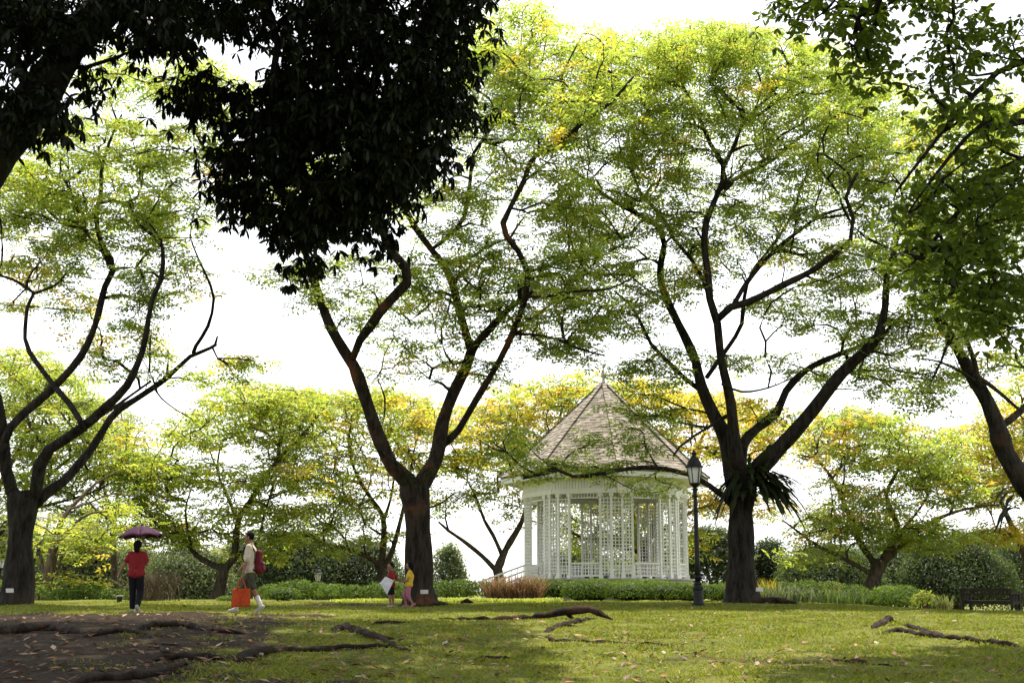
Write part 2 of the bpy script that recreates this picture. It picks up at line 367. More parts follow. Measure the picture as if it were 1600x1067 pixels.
class Skeleton:
    def __init__(self): self.pos=[]; self.par=[]; self.rad=[]; self.dir=[]; self.limbs=[]; self.kids=[]
    def limb(self, pts, name='limb'):
        """pts: rows (x,y,z,radius)"""
        p = smoothline(pts, .35); d = np.gradient(p[:,:3],axis=0); d /= np.linalg.norm(d,axis=1)[:,None]
        i0 = len(self.pos)
        for k in range(len(p)): self.pos.append(p[k,:3]); self.par.append(i0+k-1 if k else -1); self.rad.append(p[k,3]); self.dir.append(d[k])
        self.limbs.append((name, p))
        if name == 'trunk': self.nt = len(self.pos)
    def grow(self, pads, zmin, r0=.011, ex=.43, pen=.9, wob=.10, rmax=.09):
        pos = np.array(self.pos); nl = len(pos); 
        d0 = np.array([np.min(np.linalg.norm(pos[::3]-q,axis=1)) for q in pads])
        P_ = np.zeros((nl+len(pads)*9,3)); P_[:nl]=pos; n = nl
        D_ = np.zeros_like(P_); D_[:nl]=np.array(self.dir); par = list(self.par); first = {}
        chains = []
        for q in pads[np.argsort(d0)]:
            v = q - P_[:n]; dist = np.linalg.norm(v,axis=1)+1e-6
            cosang = np.sum(v*D_[:n],1)/dist
            cost = dist + pen*np.maximum(0, P_[:n,2]-q[2]) + .55*dist*(1-cosang) + 50*(P_[:n,2]<zmin) + 50*((np.arange(n)<self.nt)&(P_[:n,2]<5))
            j = int(np.argmin(cost)); p0 = P_[j]; L = dist[j]
            out = q-p0; out[2] *= .2; out /= np.linalg.norm(out)+1e-9
            p1 = p0 + D_[j]*.3*L + (q-p0)*.12; p2 = q - out*.28*L - np.array((0,0,.06*L))
            m = int(min(8, max(2, round(L/.5))))
            t = (np.arange(1,m+1)/m)[:,None]
            c = (1-t)**3*p0+3*(1-t)**2*t*p1+3*(1-t)*t*t*p2+t**3*q
            c[:-1] += rng.normal(0, wob*min(1,L/2), (m-1,3))*np.array((1,1,.8))
            idx = [j]
            for k in range(m):
                P_[n]=c[k]; pr = idx[-1]; dd = c[k]-P_[pr]; D_[n]=dd/(np.linalg.norm(dd)+1e-9); par.append(pr); idx.append(n); n+=1
            chains.append(idx)
        cnt = np.zeros(n); 
        for ch in chains: cnt[ch[-1]] += 1
        for i in range(n-1, nl-1, -1): cnt[par[i]] += cnt[i]
        R = np.zeros(n); R[:nl] = self.rad; R[nl:] = np.minimum(rmax, r0*np.maximum(cnt[nl:],1)**ex)
        out = []
        for ch in chains:
            pts = P_[ch]; r = R[ch].copy(); r[0] = min(R[ch[0]]*.95, r[1]*1.25); r[-1] = r0*.6
            out.append((pts, r))
        self.chains = out
def sides_for(r, d): return int(np.clip(round(3 + r/ d * 1216*1.1), 4, 14))
def make_tree(name, label, base, limbs, pads, zmin, bark, leafmat, leaf, cat='tree', group=None, twigs=True, r0=.0135, pen=.9, rmax=.10, depth=35, notwig=False):
    """limbs: list of (part name, rows x,y,z,r); leaf(b): adds the blades of the crown to b"""
    t = thing(name, base, label, cat, group); sk = Skeleton()
    for nm, pts in limbs: sk.limb(pts, nm)
    for nm, p in sk.limbs:
        b = MB(); rr = p[:,3]*(1+.06*np.sin(np.arange(len(p))*1.7+p[0,0]*9)+.04*rng.standard_normal(len(p)))
        b.tube(p[:,:3], rr, sides_for(rr.max(), depth)); b.build(nm, bark, t, smooth=True)
    if len(pads):
        sk.grow(pads, zmin, r0=r0, pen=pen, rmax=rmax)
        b = MB()
        for pts, r in sk.chains:
            s = smoothline(np.hstack([pts, r[:,None]]), .3); b.tube(s[:,:3], s[:,3], 4 if r.max()<.03 else 5, cap=False)
        b.build('twigs', bark, t, smooth=True, kind='stuff')
    b = MB(); leaf(b)
    if b.n: b.build('crown', leafmat, t, tint=True, kind='stuff')
    return t
LW = .84
def L3(px, d, off, wpx):
    """traced limb: pixel rows, depth offset growing along it, widths in pixels from start to end"""
    px = np.asarray(px, float); n = len(px); s = np.r_[0, np.cumsum(np.linalg.norm(np.diff(px,axis=0),axis=1))]; s /= s[-1]
    off = np.interp(s, np.linspace(0,1,len(off)), off); wd = np.array(wpx, float) if len(wpx) == n else np.interp(s, np.linspace(0,1,len(wpx)), wpx)
    return [(*P(px[k,0], px[k,1], d+off[k]), wd[k]*(LW if d > 20 else 1)/2*S(d+off[k])) for k in range(n)]
def region_pads(regs, d, dens=1., dsc=1., ysc=1., back=0.):
    """regs: (cx, cy, rx, ry, count, depth offset, depth spread, yellowness) -> points and yellowness"""
    out = []; yl = []
    for cx, cy, rx, ry, n, do, ds, y in regs:
        n = int(round(n*dens)); ds = ds*dsc; y = y*ysc
        a = rng.random(n)*2*math.pi; q = np.sqrt(rng.random(n))
        for k in range(n):
            dd = d+do+back+rng.uniform(-ds, ds); out.append(P(cx+rx*q[k]*math.cos(a[k]), cy+ry*q[k]*math.sin(a[k]), dd)); yl.append(y)
    return np.array(out), np.array(yl)
def rain_leaf(pads, yl, n, r, h, L, pairs, pl, pw, pal=GREEN, pal2=YELL, twl=0.):
    def f(b):
        B = around(pads, n, r, h); m = len(B)
        padpal = np.repeat(rng.uniform(.75,1.25,len(pads)), n); y = np.repeat(rng.random(len(pads)) < yl, n)
        c = mixcol(pal, m); c[y] = mixcol(pal2, int(y.sum()))
        yy = (~y) & (rng.random(m) < .04); c[yy] = c[yy]*.4 + mixcol(pal2, int(yy.sum()))*.6
        pinnate(b, B, c*padpal[:,None]*rng.uniform(.8,1.2,(m,1)), L, pairs, pl, pw)
    return f

def flare(px, py, d, w0, hpx):
    """buttressed trunk foot: rows for L3-like trunk start"""
    return None
# ---- tall rain tree in the middle
dM = 34
TM = [('trunk', L3([(657,948),(656,940),(655,915),(654,857),(652,800),(648,770),(646,758)], dM, [0,0,0], [104,76,56,49,47,52,56])),
 ('limb', L3([(648,775),(636,750),(612,727),(587,671),(575,634),(553,572),(537,547),(516,510),(500,467),(487,427),(474,385),(458,330),(430,270)], dM, [0,-1,-2.5], [34,27,25,22,18,15,12,9])),
 ('limb', L3([(551,560),(562,532),(578,510),(594,487),(612,467),(636,442),(634,420),(612,393),(602,374),(588,325),(560,270)], dM, [-1,-2,-3], [15,19,20,18,15,11])),
 ('limb', L3([(650,770),(664,748),(680,720),(686,696),(692,659),(708,615),(729,572),(737,547)], dM, [0,1,1.5], [34,28,25,22,20])),
 ('limb', L3([(737,550),(723,504),(708,448),(695,417),(674,390),(649,356),(636,331),(622,290),(640,240),(668,190)], dM, [1.5,2.5,2], [15,15,13,12,9,5])),
 ('limb', L3([(735,552),(748,532),(766,513),(791,486),(812,470)], dM, [1.5,0,0], [16,15,13,11])),
 ('limb', L3([(686,700),(703,686),(717,671),(742,628),(779,566),(803,516),(822,461),(825,424),(810,393),(791,368),(786,349),(797,325),(810,300),(820,280),(828,255),(840,240),(870,225),(920,185),(955,160),(990,120)], dM, [1,0,-1,-1.5,-2], [14,14,13,12,12,11,10,8,5])),
 ('limb', L3([(674,390),(700,370),(725,340),(735,280),(740,240),(765,205),(800,150),(815,90)], dM, [2,3,4], [9,8,6,4])),
 ('limb', L3([(822,464),(850,464),(900,455),(950,452),(992,432)], dM, [-1,-2,-3], [6,5,3])),
 ('limb', L3([(826,425),(870,412),(930,404),(975,380)], dM, [-1,0,1], [6,4,3])),
 ('limb', L3([(800,522),(830,522),(870,530),(905,545),(945,556)], dM, [0,-1,-2], [6,5,3])),
 ('limb', L3([(612,720),(590,690),(600,655)], dM, [-1,0,1], [5,4,2])),
]
pM, yM = region_pads([
 (800,55,80,50,34,1,4,.1),(770,130,70,60,36,0,4,.15),(730,250,70,70,22,1,4,.1),(850,170,90,70,40,-1,4,.12),(930,110,70,60,24,0,4,.08),(850,290,80,50,26,0,4,.1),
 (905,350,60,50,20,0,4,.15),(690,330,80,40,16,2,3,.05),(560,450,90,55,16,-2,2,.05),(650,500,90,50,16,1,3,.05),(700,420,80,60,18,1,3,.1),(760,400,60,50,12,0,3,.15),
 (880,430,80,30,18,-1,3,.2),(900,480,70,35,16,-2,3,.2),(780,500,80,40,15,0,3,.1),(900,545,60,18,9,-2,2,.15),(640,570,80,25,7,1,3,.05),(760,580,70,20,6,0,2,.1),
 (230,110,110,60,26,-2,3,.1),(330,150,60,50,14,-1,3,.1),(430,240,140,110,30,-1,3,.1),(560,250,120,110,36,0,3,.1),(450,420,40,25,6,-2,2,.05),(260,220,90,40,10,-1,3,.05),(900,400,90,60,14,1,3,.1),(960,480,60,40,9,1,2,.1),(850,520,60,30,6,0,2,.1),(760,440,60,50,10,1,3,.1),(640,450,60,40,8,1,3,.05)], dM, 1.75, .8, .3, 1.4)
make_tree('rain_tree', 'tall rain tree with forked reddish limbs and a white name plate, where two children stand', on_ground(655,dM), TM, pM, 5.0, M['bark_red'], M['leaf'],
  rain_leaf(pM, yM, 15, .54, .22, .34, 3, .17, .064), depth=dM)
# ---- great rain tree beside the lamp
dR = 36
TR = [('trunk', L3([(1162,952),(1161,944),(1159,925),(1158,860),(1158,800),(1160,765),(1160,738)], dR, [0,0,0], [124,86,58,48,46,54,58])),
 ('limb', L3([(1150,765),(1142,735),(1137,690),(1116,650),(1096,604),(1087,565),(1070,526),(1050,486),(1034,447),(1032,414),(1038,381),(1030,355),(1011,342),(972,322),(932,296),(893,263)], dR, [0,1,2,1], [34,30,22,17,15,13,10,8,5])),
 ('limb', L3([(1158,750),(1148,700),(1142,630),(1126,558),(1121,506),(1109,467),(1106,427),(1100,381),(1103,348),(1113,322),(1129,283),(1130,257),(1109,224),(1096,191),(1080,160),(1060,120)], dR, [0,-1,-1,0], [34,22,16,15,15,12,10,7,4])),
 ('limb', L3([(1113,480),(1100,440),(1077,401),(1052,372),(1035,340),(1000,300),(985,250)], dR, [-1,1,2], [9,8,6,4])),
 ('limb', L3([(1130,262),(1149,224),(1162,191),(1195,158),(1221,126),(1240,95)], dR, [-1,0,2], [9,7,4])),
 ('limb', L3([(1120,300),(1145,282),(1168,270),(1208,250),(1247,217),(1300,185),(1340,150)], dR, [0,2,4], [10,8,6,4])),
 ('limb', L3([(1120,500),(1142,480),(1168,473),(1221,447),(1273,421),(1306,394),(1329,375),(1333,342),(1322,309),(1340,270)], dR, [-1,-2,-3], [16,14,12,9,6])),
 ('limb', L3([(1146,477),(1168,440),(1208,394),(1247,362),(1287,335),(1340,318),(1385,280)], dR, [-1,1,2], [10,8,6,4])),
 ('limb', L3([(1104,590),(1118,570),(1149,526),(1159,506),(1163,465),(1175,425),(1210,380),(1240,330),(1255,280)], dR, [1,2,4], [9,8,6,4])),
 ('limb', L3([(1158,735),(1160,695),(1182,670),(1214,644),(1228,611),(1260,578),(1300,558),(1345,540)], dR, [0,1,2], [24,18,15,11,7])),
 ('limb', L3([(1165,755),(1188,729),(1234,683),(1273,637),(1313,585),(1352,549),(1372,526),(1383,480),(1386,430),(1400,380)], dR, [0,-1,-2,-2], [36,28,24,20,14,8])),
 ('limb', L3([(1098,612),(1070,591),(1044,565),(1018,539),(1005,512),(988,480),(960,455)], dR, [1.2,0,-1], [10,8,6,4])),
 ('limb', L3([(1150,795),(1130,775),(1108,758),(1074,740),(1040,732),(1003,730),(962,735),(920,743),(895,744),(871,734),(841,742),(817,747)], dR, [0,-.6,-1,-1.2], [13,10,9,8,7,5])),
 ('limb', L3([(1135,650),(1106,668),(1084,681),(1062,698),(1052,712)], dR, [0,-.5,-1], [8,5,4])),
 ('limb', L3([(1128,600),(1160,612),(1200,606),(1240,590)], dR, [-1,0,1], [6,4,2])),
 ('limb', L3([(840,742),(814,728),(790,705),(770,691)], dR, [-1.2,-1.5,-2], [4,3])),
]
pR, yR = region_pads([
 (985,95,100,50,44,1,4,.06),(1090,75,90,40,40,0,4,.06),(1190,85,80,42,36,0,4,.05),(1290,125,80,50,36,0,4,.05),(1380,180,70,60,30,1,4,.05),
 (960,190,90,60,38,1,4,.08),(1070,170,90,60,40,0,5,.08),(1180,180,90,60,40,1,5,.08),(1290,220,90,60,38,0,5,.06),(1000,270,90,50,28,1,4,.08),(1110,280,80,60,18,1,5,.08),(1230,290,90,50,26,1,5,.06),
 (1370,290,80,70,34,0,4,.06),(940,340,60,60,20,2,3,.1),(1060,340,60,40,12,0,4,.06),(1040,440,60,30,9,1,3,.1),(950,400,60,40,12,2,3,.12),(1260,370,110,40,22,1,4,.06),(1340,420,90,40,24,-1,4,.05),
 (1430,380,60,70,24,-1,3,.05),(1140,390,60,40,10,1,4,.06),(1210,480,60,18,6,1,3,.06),(1310,500,80,28,16,0,3,.05),(1400,520,80,40,22,-1,3,.08),(1290,575,80,22,12,1,2,.06),(1400,590,80,25,10,-1,2,.06),(1200,560,70,20,6,1,2,.05),
 (1010,580,60,20,8,-1,2,.05),(970,500,60,25,9,0,2,.1),(1050,560,40,20,5,0,2,.05),(1050,650,40,20,4,-.5,1,.05),(960,722,40,8,2,-1.2,.4,.05),(850,728,50,10,4,-1.2,.4,.03),(800,705,40,20,4,-1.5,.6,.03),(825,735,50,14,4,-1.5,1,.03),(900,735,60,12,3,-1.2,1,.1),(1000,700,40,14,3,-.9,.6,.03),(985,640,30,20,3,-.5,1,.03),(1030,755,50,18,4,-1,1,.15),(775,690,40,20,4,-2,1,.03),
 (1080,430,40,30,6,0,3,.05),(1000,610,40,15,3,-.5,1,.03),(1190,640,50,20,5,1,2,.1),(1480,460,60,60,16,-1,3,.05),(1470,590,50,25,6,-1,2,.05),(1000,665,28,38,4,-1,.8,.03),(905,690,40,15,3,-1.4,.5,.03),(1180,340,70,40,8,1,3,.05),(1060,400,50,40,6,1,3,.05),(1290,450,70,25,7,1,3,.05)], dR, 1.8, .8, .3, .9)
make_tree('rain_tree', 'great spreading rain tree beside the lamp post, with big dark ferns at its fork', on_ground(1160,dR), TR, pR, 3.2, M['bark'], M['leaf'],
  rain_leaf(pR, yR, 15, .54, .22, .34, 3, .17, .064), depth=dR)
# ---- rain tree at the umbrella
dL = 34
TL = [('trunk', L3([(22,952),(25,942),(29,915),(31,857),(34,813),(36,785),(36,768)], dL, [0,0,0], [96,72,54,48,47,52,54])),
 ('limb', L3([(30,790),(18,765),(9,733),(5,683),(-1,640),(-14,600),(-40,540),(-80,470)], dL, [0,-1,-2], [26,22,20,18,14,9])),
 ('limb', L3([(7,690),(16,668),(37,646),(80,609),(124,560),(148,510),(164,448),(176,424),(173,405),(158,380),(150,337),(158,300),(158,270),(170,225),(190,180)], dL, [-1,0,1,1], [16,16,14,13,12,9,7,4])),
 ('limb', L3([(170,415),(155,385),(142,374),(117,337),(112,305),(95,275)], dL, [.6,1.5,2.5], [7,6,4,3])),
 ('limb', L3([(46,788),(56,765),(62,727),(77,702),(105,684),(124,671),(145,655),(167,634),(198,603),(223,547),(232,498),(238,467),(252,436),(254,387),(238,368),(216,350),(203,320)], dL, [0,-1,-2,-1], [24,22,19,17,12,10,9,7,4])),
 ('limb', L3([(130,670),(124,655),(111,634),(80,597),(46,550),(39,529),(43,479),(53,458),(42,450),(25,439),(0,430),(-30,410)], dL, [-1.2,0,1], [12,11,9,8,6,4])),
 ('limb', L3([(50,460),(66,454),(82,448)], dL, [.5,.6], [6,4])),
 ('limb', L3([(140,660),(160,648),(185,632),(204,618),(235,596)], dL, [-1.5,0,1], [8,6,4])),
 ('limb', L3([(50,792),(70,772),(99,752),(142,702),(173,653),(188,638),(210,625),(260,591),(297,557),(328,544),(338,538)], dL, [0,1,1.5,1], [22,18,15,13,11,9,6])),
 ('limb', L3([(302,552),(306,541),(325,510),(334,467),(322,430),(309,402),(300,380)], dL, [1,0,-1], [8,7,5,3])),
 ('limb', L3([(332,468),(340,462),(346,462)], dL, [.1,0], [4,3])),
 ('limb', L3([(336,540),(340,525)], dL, [1,1], [6,4])),
 ('limb', L3([(332,543),(340,560),(371,560),(400,565)], dL, [1,1,0], [4,2])),
 ('limb', L3([(240,604),(252,622),(275,640),(300,655)], dL, [1,0,0], [5,3,2])),
]
pL, yL = region_pads([
 (170,300,120,60,34,0,4,.05),(90,270,90,50,24,0,4,.05),(60,350,70,50,20,1,3,.12),(180,360,90,45,24,0,3,.08),(270,340,60,50,18,-1,3,.04),(110,400,60,25,10,1,3,.25),(50,420,60,30,14,1,2,.75),(110,470,60,20,8,1,2,.75),
 (260,430,50,40,14,-1,2,.04),(225,490,35,50,12,-1,1.5,.05),(230,560,40,30,6,0,2,.05),(150,520,60,25,5,1,1,.6),(380,565,50,10,7,.5,.5,.35),(210,230,90,40,14,0,3,.05),(20,300,50,60,16,-1,3,.05),(330,590,60,14,5,1,.5,.3),(160,560,40,15,3,0,1,.05),
 (10,480,30,10,3,1,1,.6),(150,200,80,30,12,0,3,.08),(60,230,60,40,10,-1,3,.05)], dL, 1.6, .8, .5, 1.2)
make_tree('rain_tree', 'rain tree with thin twisting limbs near the woman with the umbrella', on_ground(28,dL), TL, pL, 5.0, M['bark'], M['leaf'],
  rain_leaf(pL, yL, 15, .54, .22, .34, 3, .17, .064), depth=dL)
# ---- rain tree whose trunk leans in behind the bench
dF = 33
TF = [('trunk', L3([(1672,952),(1670,940),(1668,900),(1660,850),(1640,800),(1604,757),(1571,708),(1558,665),(1543,628),(1521,590),(1497,547),(1475,510),(1450,470),(1440,420)], dF, [0,0,0,-1], [70,52,48,46,40,34,28,24,18,12,8])),
 ('limb', L3([(1560,668),(1580,655),(1600,637),(1640,600),(1700,560)], dF, [0,1,2], [14,12,9,6])),
 ('limb', L3([(1523,586),(1545,600),(1571,621),(1592,640)], dF, [-1,0,1], [9,7,6])),
 ('limb', L3([(1530,600),(1523,566),(1510,530),(1496,480),(1500,420),(1530,360)], dF, [-1,0,1], [10,8,6,3])),
 ('limb', L3([(1527,598),(1500,580),(1470,566),(1440,560)], dF, [-.5,-1,-2], [7,5,3])),
]
pF, yF = region_pads([(1480,230,90,70,34,0,4,.05),(1560,200,60,60,22,0,4,.05),(1560,330,60,70,26,1,3,.05),(1470,360,70,60,24,0,3,.05),(1560,470,50,50,16,0,3,.08),(1480,500,60,50,18,-1,3,.06),(1440,620,40,20,5,-2,1,.05),(1570,560,40,25,8,2,2,.2),(1650,300,50,120,20,0,4,.05)], dF, 1.5, .8, .4)
make_tree('rain_tree', 'rain tree leaning in from the edge above the bench, its bare trunk bending', on_ground(1672,dF), TF, pF, 5.0, M['bark'], M['leaf'],
  rain_leaf(pF, yF, 15, .54, .22, .34, 3, .17, .064), depth=dF)
# ---------------------------------------------------------------- the two near trees with big leaves
def leaf6(n_shape=(.0,.62,1.0,.0), xs=(0,.3,.68,1)):
    return None
def blades(B, X, Y, Z, L, W, w1=.85, w2=.9, curl=.12):
    """N lance-shaped blades of six corners"""
    L = np.asarray(L)[:,None]; W = np.asarray(W)[:,None]/2
    V = np.stack([B, B+X*L*.32+Y*W*w1+Z*L*.03, B+X*L*.32-Y*W*w1+Z*L*.03, B+X*L*.68+Y*W*w2-Z*L*curl*.2, B+X*L*.68-Y*W*w2-Z*L*curl*.2, B+X*L-Z*L*curl], 1)
    return V.reshape(-1,3)
def blade_faces(n):
    i = np.arange(n)*6
    return np.stack([i+1,i+2,i+4,i+3],1)[:,[0,1,2,3]], np.vstack([np.stack([i,i+2,i+1],1), np.stack([i+3,i+4,i+5],1)])
def whorls(pads, per, spread, k, pitch, L, W, outward=.0):
    c = np.repeat(pads, per, 0) + rng.normal(0, 1, (len(pads)*per,3))*np.array((spread,spread,spread*.8)); m = len(c)*k
    B = np.repeat(c, k, 0); az = np.repeat(rng.random(len(c))*6.28, k) + np.tile(np.arange(k)*6.28/k, len(c)) + rng.normal(0,.25,m)
    X, Y, Z = frames(m, rng.normal(pitch, .35, m), rng.normal(0,.4,m), az)
    s = rng.uniform(.65,1.2,m)
    return c, B, X, Y, Z, L*s, W*s
def near_tree(name, label, base, limbs, pads, zmin, bark, lm, pal, k, pitch, L, W, per, spread, w1, w2, r0=.008, nparts=300):
    c, B, X, Y, Z, l, wd = whorls(pads, per, spread, k, pitch, L, W)
    col = mixcol(pal, len(B))*rng.uniform(.75,1.3,(len(B),1))
    # the leaves that show largest become objects of their own
    q = B - np.array((0,0,ZC)); zc = q[:,1]*_cp+q[:,2]*_sp; px = 800+F*q[:,0]/zc; py = 533.5-F*(-q[:,1]*_sp+q[:,2]*_cp)/zc
    vis = (px>8)&(px<1592)&(py>8)&(py<1000)
    big = np.where(vis, l/zc, 0); top = np.argsort(-big)[:nparts]
    rest = np.ones(len(B), bool); rest[top] = False
    seen = (px>-60)&(px<1660)&(py>-60)&(B[:,1]>3); out = rest&~seen&(rng.random(len(B))<.6); rest &= seen
    def f(b):
        V = blades(B[rest],X[rest],Y[rest],Z[rest],l[rest],wd[rest],w1,w2); Q,T = blade_faces(int(rest.sum())); b.add(V,Q,T,c=np.repeat(col[rest],6,0))
        V,Q = kites(B[out],X[out],Y[out],Z[out],l[out]*1.35,wd[out]*1.9); b.add(V,Q,c=np.repeat(col[out],4,0))
    t = make_tree(name, label, base, limbs, pads, zmin, bark, lm, f, r0=r0, rmax=.05, depth=16)
    mes = []
    for v in range(4):
        b = MB(); e = np.eye(3)[None]; V = blades(np.zeros((1,3)), e[:,0], e[:,1], e[:,2], [1], [W/L], w1, w2); Q,T = blade_faces(1); b.add(V,Q,T,c=mixcol(pal,1)[0]); me = b.mesh('leaf', tint=True); me.materials.append(lm); mes.append(me)
    off = np.array(t.location)
    for n_, i in enumerate(top):
        o = bpy.data.objects.new('leaf', mes[n_%4]); COL.objects.link(o); o.parent = t
        p = B[i]-off; R = np.stack([X[i],Y[i],Z[i]],1)*l[i]
        o.matrix_local = Matrix(((*R[0],p[0]),(*R[1],p[1]),(*R[2],p[2]),(0,0,0,1)))
    return t
dD = 16
pD,_ = region_pads([(600,50,140,70,80,0,2,0),(690,110,50,100,60,0,1.6,0),(560,140,130,110,110,0,2,0),(640,215,80,60,60,0,1.6,0),(520,250,120,80,90,0,2,0),(420,220,80,55,40,0,1.5,0),(345,175,70,40,26,0,1,0),
 (355,285,35,35,10,0,1,0),(420,335,85,45,46,0,1.3,0),(490,370,60,35,26,0,1.3,0),(570,320,80,50,50,0,1.4,0),(620,280,40,40,18,0,1,0),(300,40,110,40,40,0,2,0),(250,85,50,24,14,0,1,0),(150,40,150,40,60,-1,2,0),(40,70,55,60,30,-2,1,0),(60,195,50,42,26,-2,1,0),(15,215,20,25,8,-2,1,0),(130,140,20,25,6,-1,1,0),
 (450,30,200,40,60,0,2,0),(750,2,35,10,10,-1,1,0),(470,430,14,18,5,0,.3,0),(480,160,60,50,24,0,1,0),(670,280,30,20,8,0,1,0),(590,395,20,14,4,0,.4,0),
 (300,-140,420,130,150,0,3,0),(650,-120,140,100,60,0,2,0),(-120,0,110,250,60,-1,2,0),(300,-400,400,160,90,1,3,0)], dD)  # unseen crown groups above and to the left, added for shade
_n = 2100; _y = rng.uniform(15,29,_n); pD = np.vstack([pD, np.stack([rng.uniform(-9.5,1.9,_n), _y, np.maximum(_y*.53+.8,9.5)+rng.uniform(0,4.2,_n)],1)])  # unseen high crown added to cast shade on the bare soil
pD[:,2] += np.where(pD[:,1] < 15+9, .18, 0)
_n = 1100; _y = rng.uniform(-6,15,_n); pD = np.vstack([pD, np.stack([rng.uniform(-15,2.5,_n), _y, np.maximum(_y*.56+1.2,6.5)+rng.uniform(0,4,_n)],1)])  # unseen foliage over the camera, added to shade the foreground from the sky
TD = [('trunk', L3([(-330,1080),(-300,960),(-285,800),(-270,640),(-255,540)], 14, [0,0], [150,110,100,100])),
 ('limb', L3([(-262,600),(-200,480),(-90,350),(0,235),(60,150),(110,75),(170,5),(260,-80),(420,-130),(600,-140)], 14, [0,0,1,2,2], [96,84,70,62,56,40,24])),
 ('limb', L3([(-258,560),(-250,380),(-200,150),(-120,-100),(0,-300),(200,-420)], 14, [0,1,2,3], [80,60,40,24])),
 ('limb', L3([(200,-30),(330,-30),(420,20),(434,70),(428,110),(440,170),(470,260),(480,350)], 16, [0,0,0], [24,18,13,9,5])),
 ('limb', L3([(420,-130),(520,-40),(580,60),(610,150),(590,250),(570,320)], 16, [0,0,0], [22,16,10,5])),
 ('limb', L3([(600,-140),(670,-40),(700,60),(710,150)], 16, [0,0], [18,12,5])),
]
TD.append(('limb', [(-7.2,13.5,8.5,.30),(-6.5,16.5,11.5,.22),(-5.5,20,14,.16),(-5,25,17,.07)]))
TD.append(('limb', [(-4.6,14.2,9.7,.2),(-3,18,12.6,.14),(-2,22,15,.06)]))
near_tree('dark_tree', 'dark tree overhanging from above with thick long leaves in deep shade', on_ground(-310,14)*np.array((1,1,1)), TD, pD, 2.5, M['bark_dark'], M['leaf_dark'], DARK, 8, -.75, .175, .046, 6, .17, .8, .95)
dN = 16
pN,_ = region_pads([(1245,20,32,28,9,0,.6,0),(1240,60,18,24,2,0,.4,0),(1330,25,50,30,16,0,.8,0),(1350,70,40,36,14,0,.8,0),(1365,115,26,24,7,0,.6,0),(1440,12,70,18,14,0,.8,0),(1510,40,50,30,9,0,1,0),(1500,95,50,36,12,0,1,0),(1580,60,30,50,9,0,.8,0),(1470,140,40,36,10,0,1,0),(1530,180,50,50,12,0,1.2,0),(1480,220,40,50,9,1,1,0),
 (1490,320,80,60,34,1,1.5,0),(1560,290,50,100,40,0,1.5,0),(1440,400,60,55,20,1,1.5,0),(1530,420,70,70,44,0,1.5,0),(1570,480,40,50,22,0,1,0),(1500,470,50,30,9,1,1,0),(1430,300,40,50,8,1,1,0),
 (1420,-110,220,80,130,0,2.5,0),(1500,-260,260,120,120,2,3,0),(1700,100,100,260,70,0,2,0),(1680,400,70,120,40,0,1.5,0)], dN)  # first two groups: out-of-view foliage added to shade the leaves below
TN = [('trunk', L3([(1925,1090),(1910,960),(1900,800),(1880,640),(1850,520)], 15, [0,0], [120,84,76,70])),
 ('limb', L3([(1852,540),(1780,420),(1690,330),(1600,250),(1500,330),(1440,400)], 15, [0,1,2], [44,30,16,5])),
 ('limb', L3([(1855,530),(1800,300),(1700,150),(1600,95),(1520,150),(1450,235),(1400,300)], 15, [0,1,1], [50,30,11,4])),
 ('limb', L3([(1856,520),(1820,200),(1700,-40),(1560,-60),(1420,-30),(1340,30),(1360,100)], 15, [0,1,1], [50,34,16,5])),
 ('limb', L3([(1600,190),(1540,190),(1480,250),(1420,330)], 16, [0,0], [10,7,3])),
 ('limb', L3([(1500,-50),(1400,-40),(1300,-10),(1240,15)], 16, [0,0], [12,8,3])),
]
near_tree('broadleaf_tree', 'near tree reaching in from the top corner with rosettes of rounded green leaves', on_ground(1912,15), TN, pN, 2.5, M['bark_dark'], M['leaf_mid'], MIDG, 6, -.35, .155, .072, 4, .2, .62, 1.05)

# ---------------------------------------------------------------- rain trees beyond the hedges
G2 = 'rain trees beyond the hedges'
def bgtree(label, base, d, limbs, regs, bark='bark_far', pal=LIME, pal2=YELL, n=9, name='rain_tree', sc=.95, r=1.0, h=.4):
    pads, yl = region_pads(regs, d, 2.1, .9, .8)
    return make_tree(name, label, base, [(nm, L3(px, d, off, wd)) for nm, px, off, wd in limbs], pads, .6, M[bark], M['leaf_far'],
        rain_leaf(pads, yl, n, r, h, .55*sc, 3, .30*sc, .11*sc, pal, pal2), group=G2, r0=.016, pen=.8, rmax=.12, depth=d)
bgtree('lime green rain tree behind the walking man, trunk leaning to the right', on_ground(338,56), 56,
 [('trunk', [(334,948),(340,930),(349,894),(352,880)], [0,0], [30,24,20,20]),
  ('limb', [(350,890),(365,872),(372,815),(387,789),(427,727),(480,671),(500,645)], [0,-1,-2], [15,11,9,7,4]),
  ('limb', [(350,890),(309,869),(278,832),(247,820),(210,795)], [0,1,1], [13,9,7,4]),
  ('limb', [(372,815),(355,775),(340,735),(345,690)], [0,2], [8,5,3]), ('limb', [(300,860),(290,800),(300,760)], [0,-1], [5,4,2]),
  ('limb', [(390,785),(420,780),(460,760)], [0,1], [6,4,2])],
 [(400,625,80,25,34,0,5,.02),(470,630,50,25,18,0,5,.03),(330,670,80,30,26,0,5,.03),(430,675,70,30,22,0,5,.03),(260,735,65,25,26,0,4,.03),(230,780,50,25,18,0,4,.03),(340,740,60,25,14,0,5,.03),(440,740,70,30,24,-1,4,.04),(380,790,60,20,10,0,5,.03),(440,810,60,30,20,0,4,.03),(240,830,60,20,14,1,3,.03),(330,840,50,15,6,2,3,.03),(280,815,50,25,10,2,3,.03),(420,850,50,20,8,1,3,.03)])
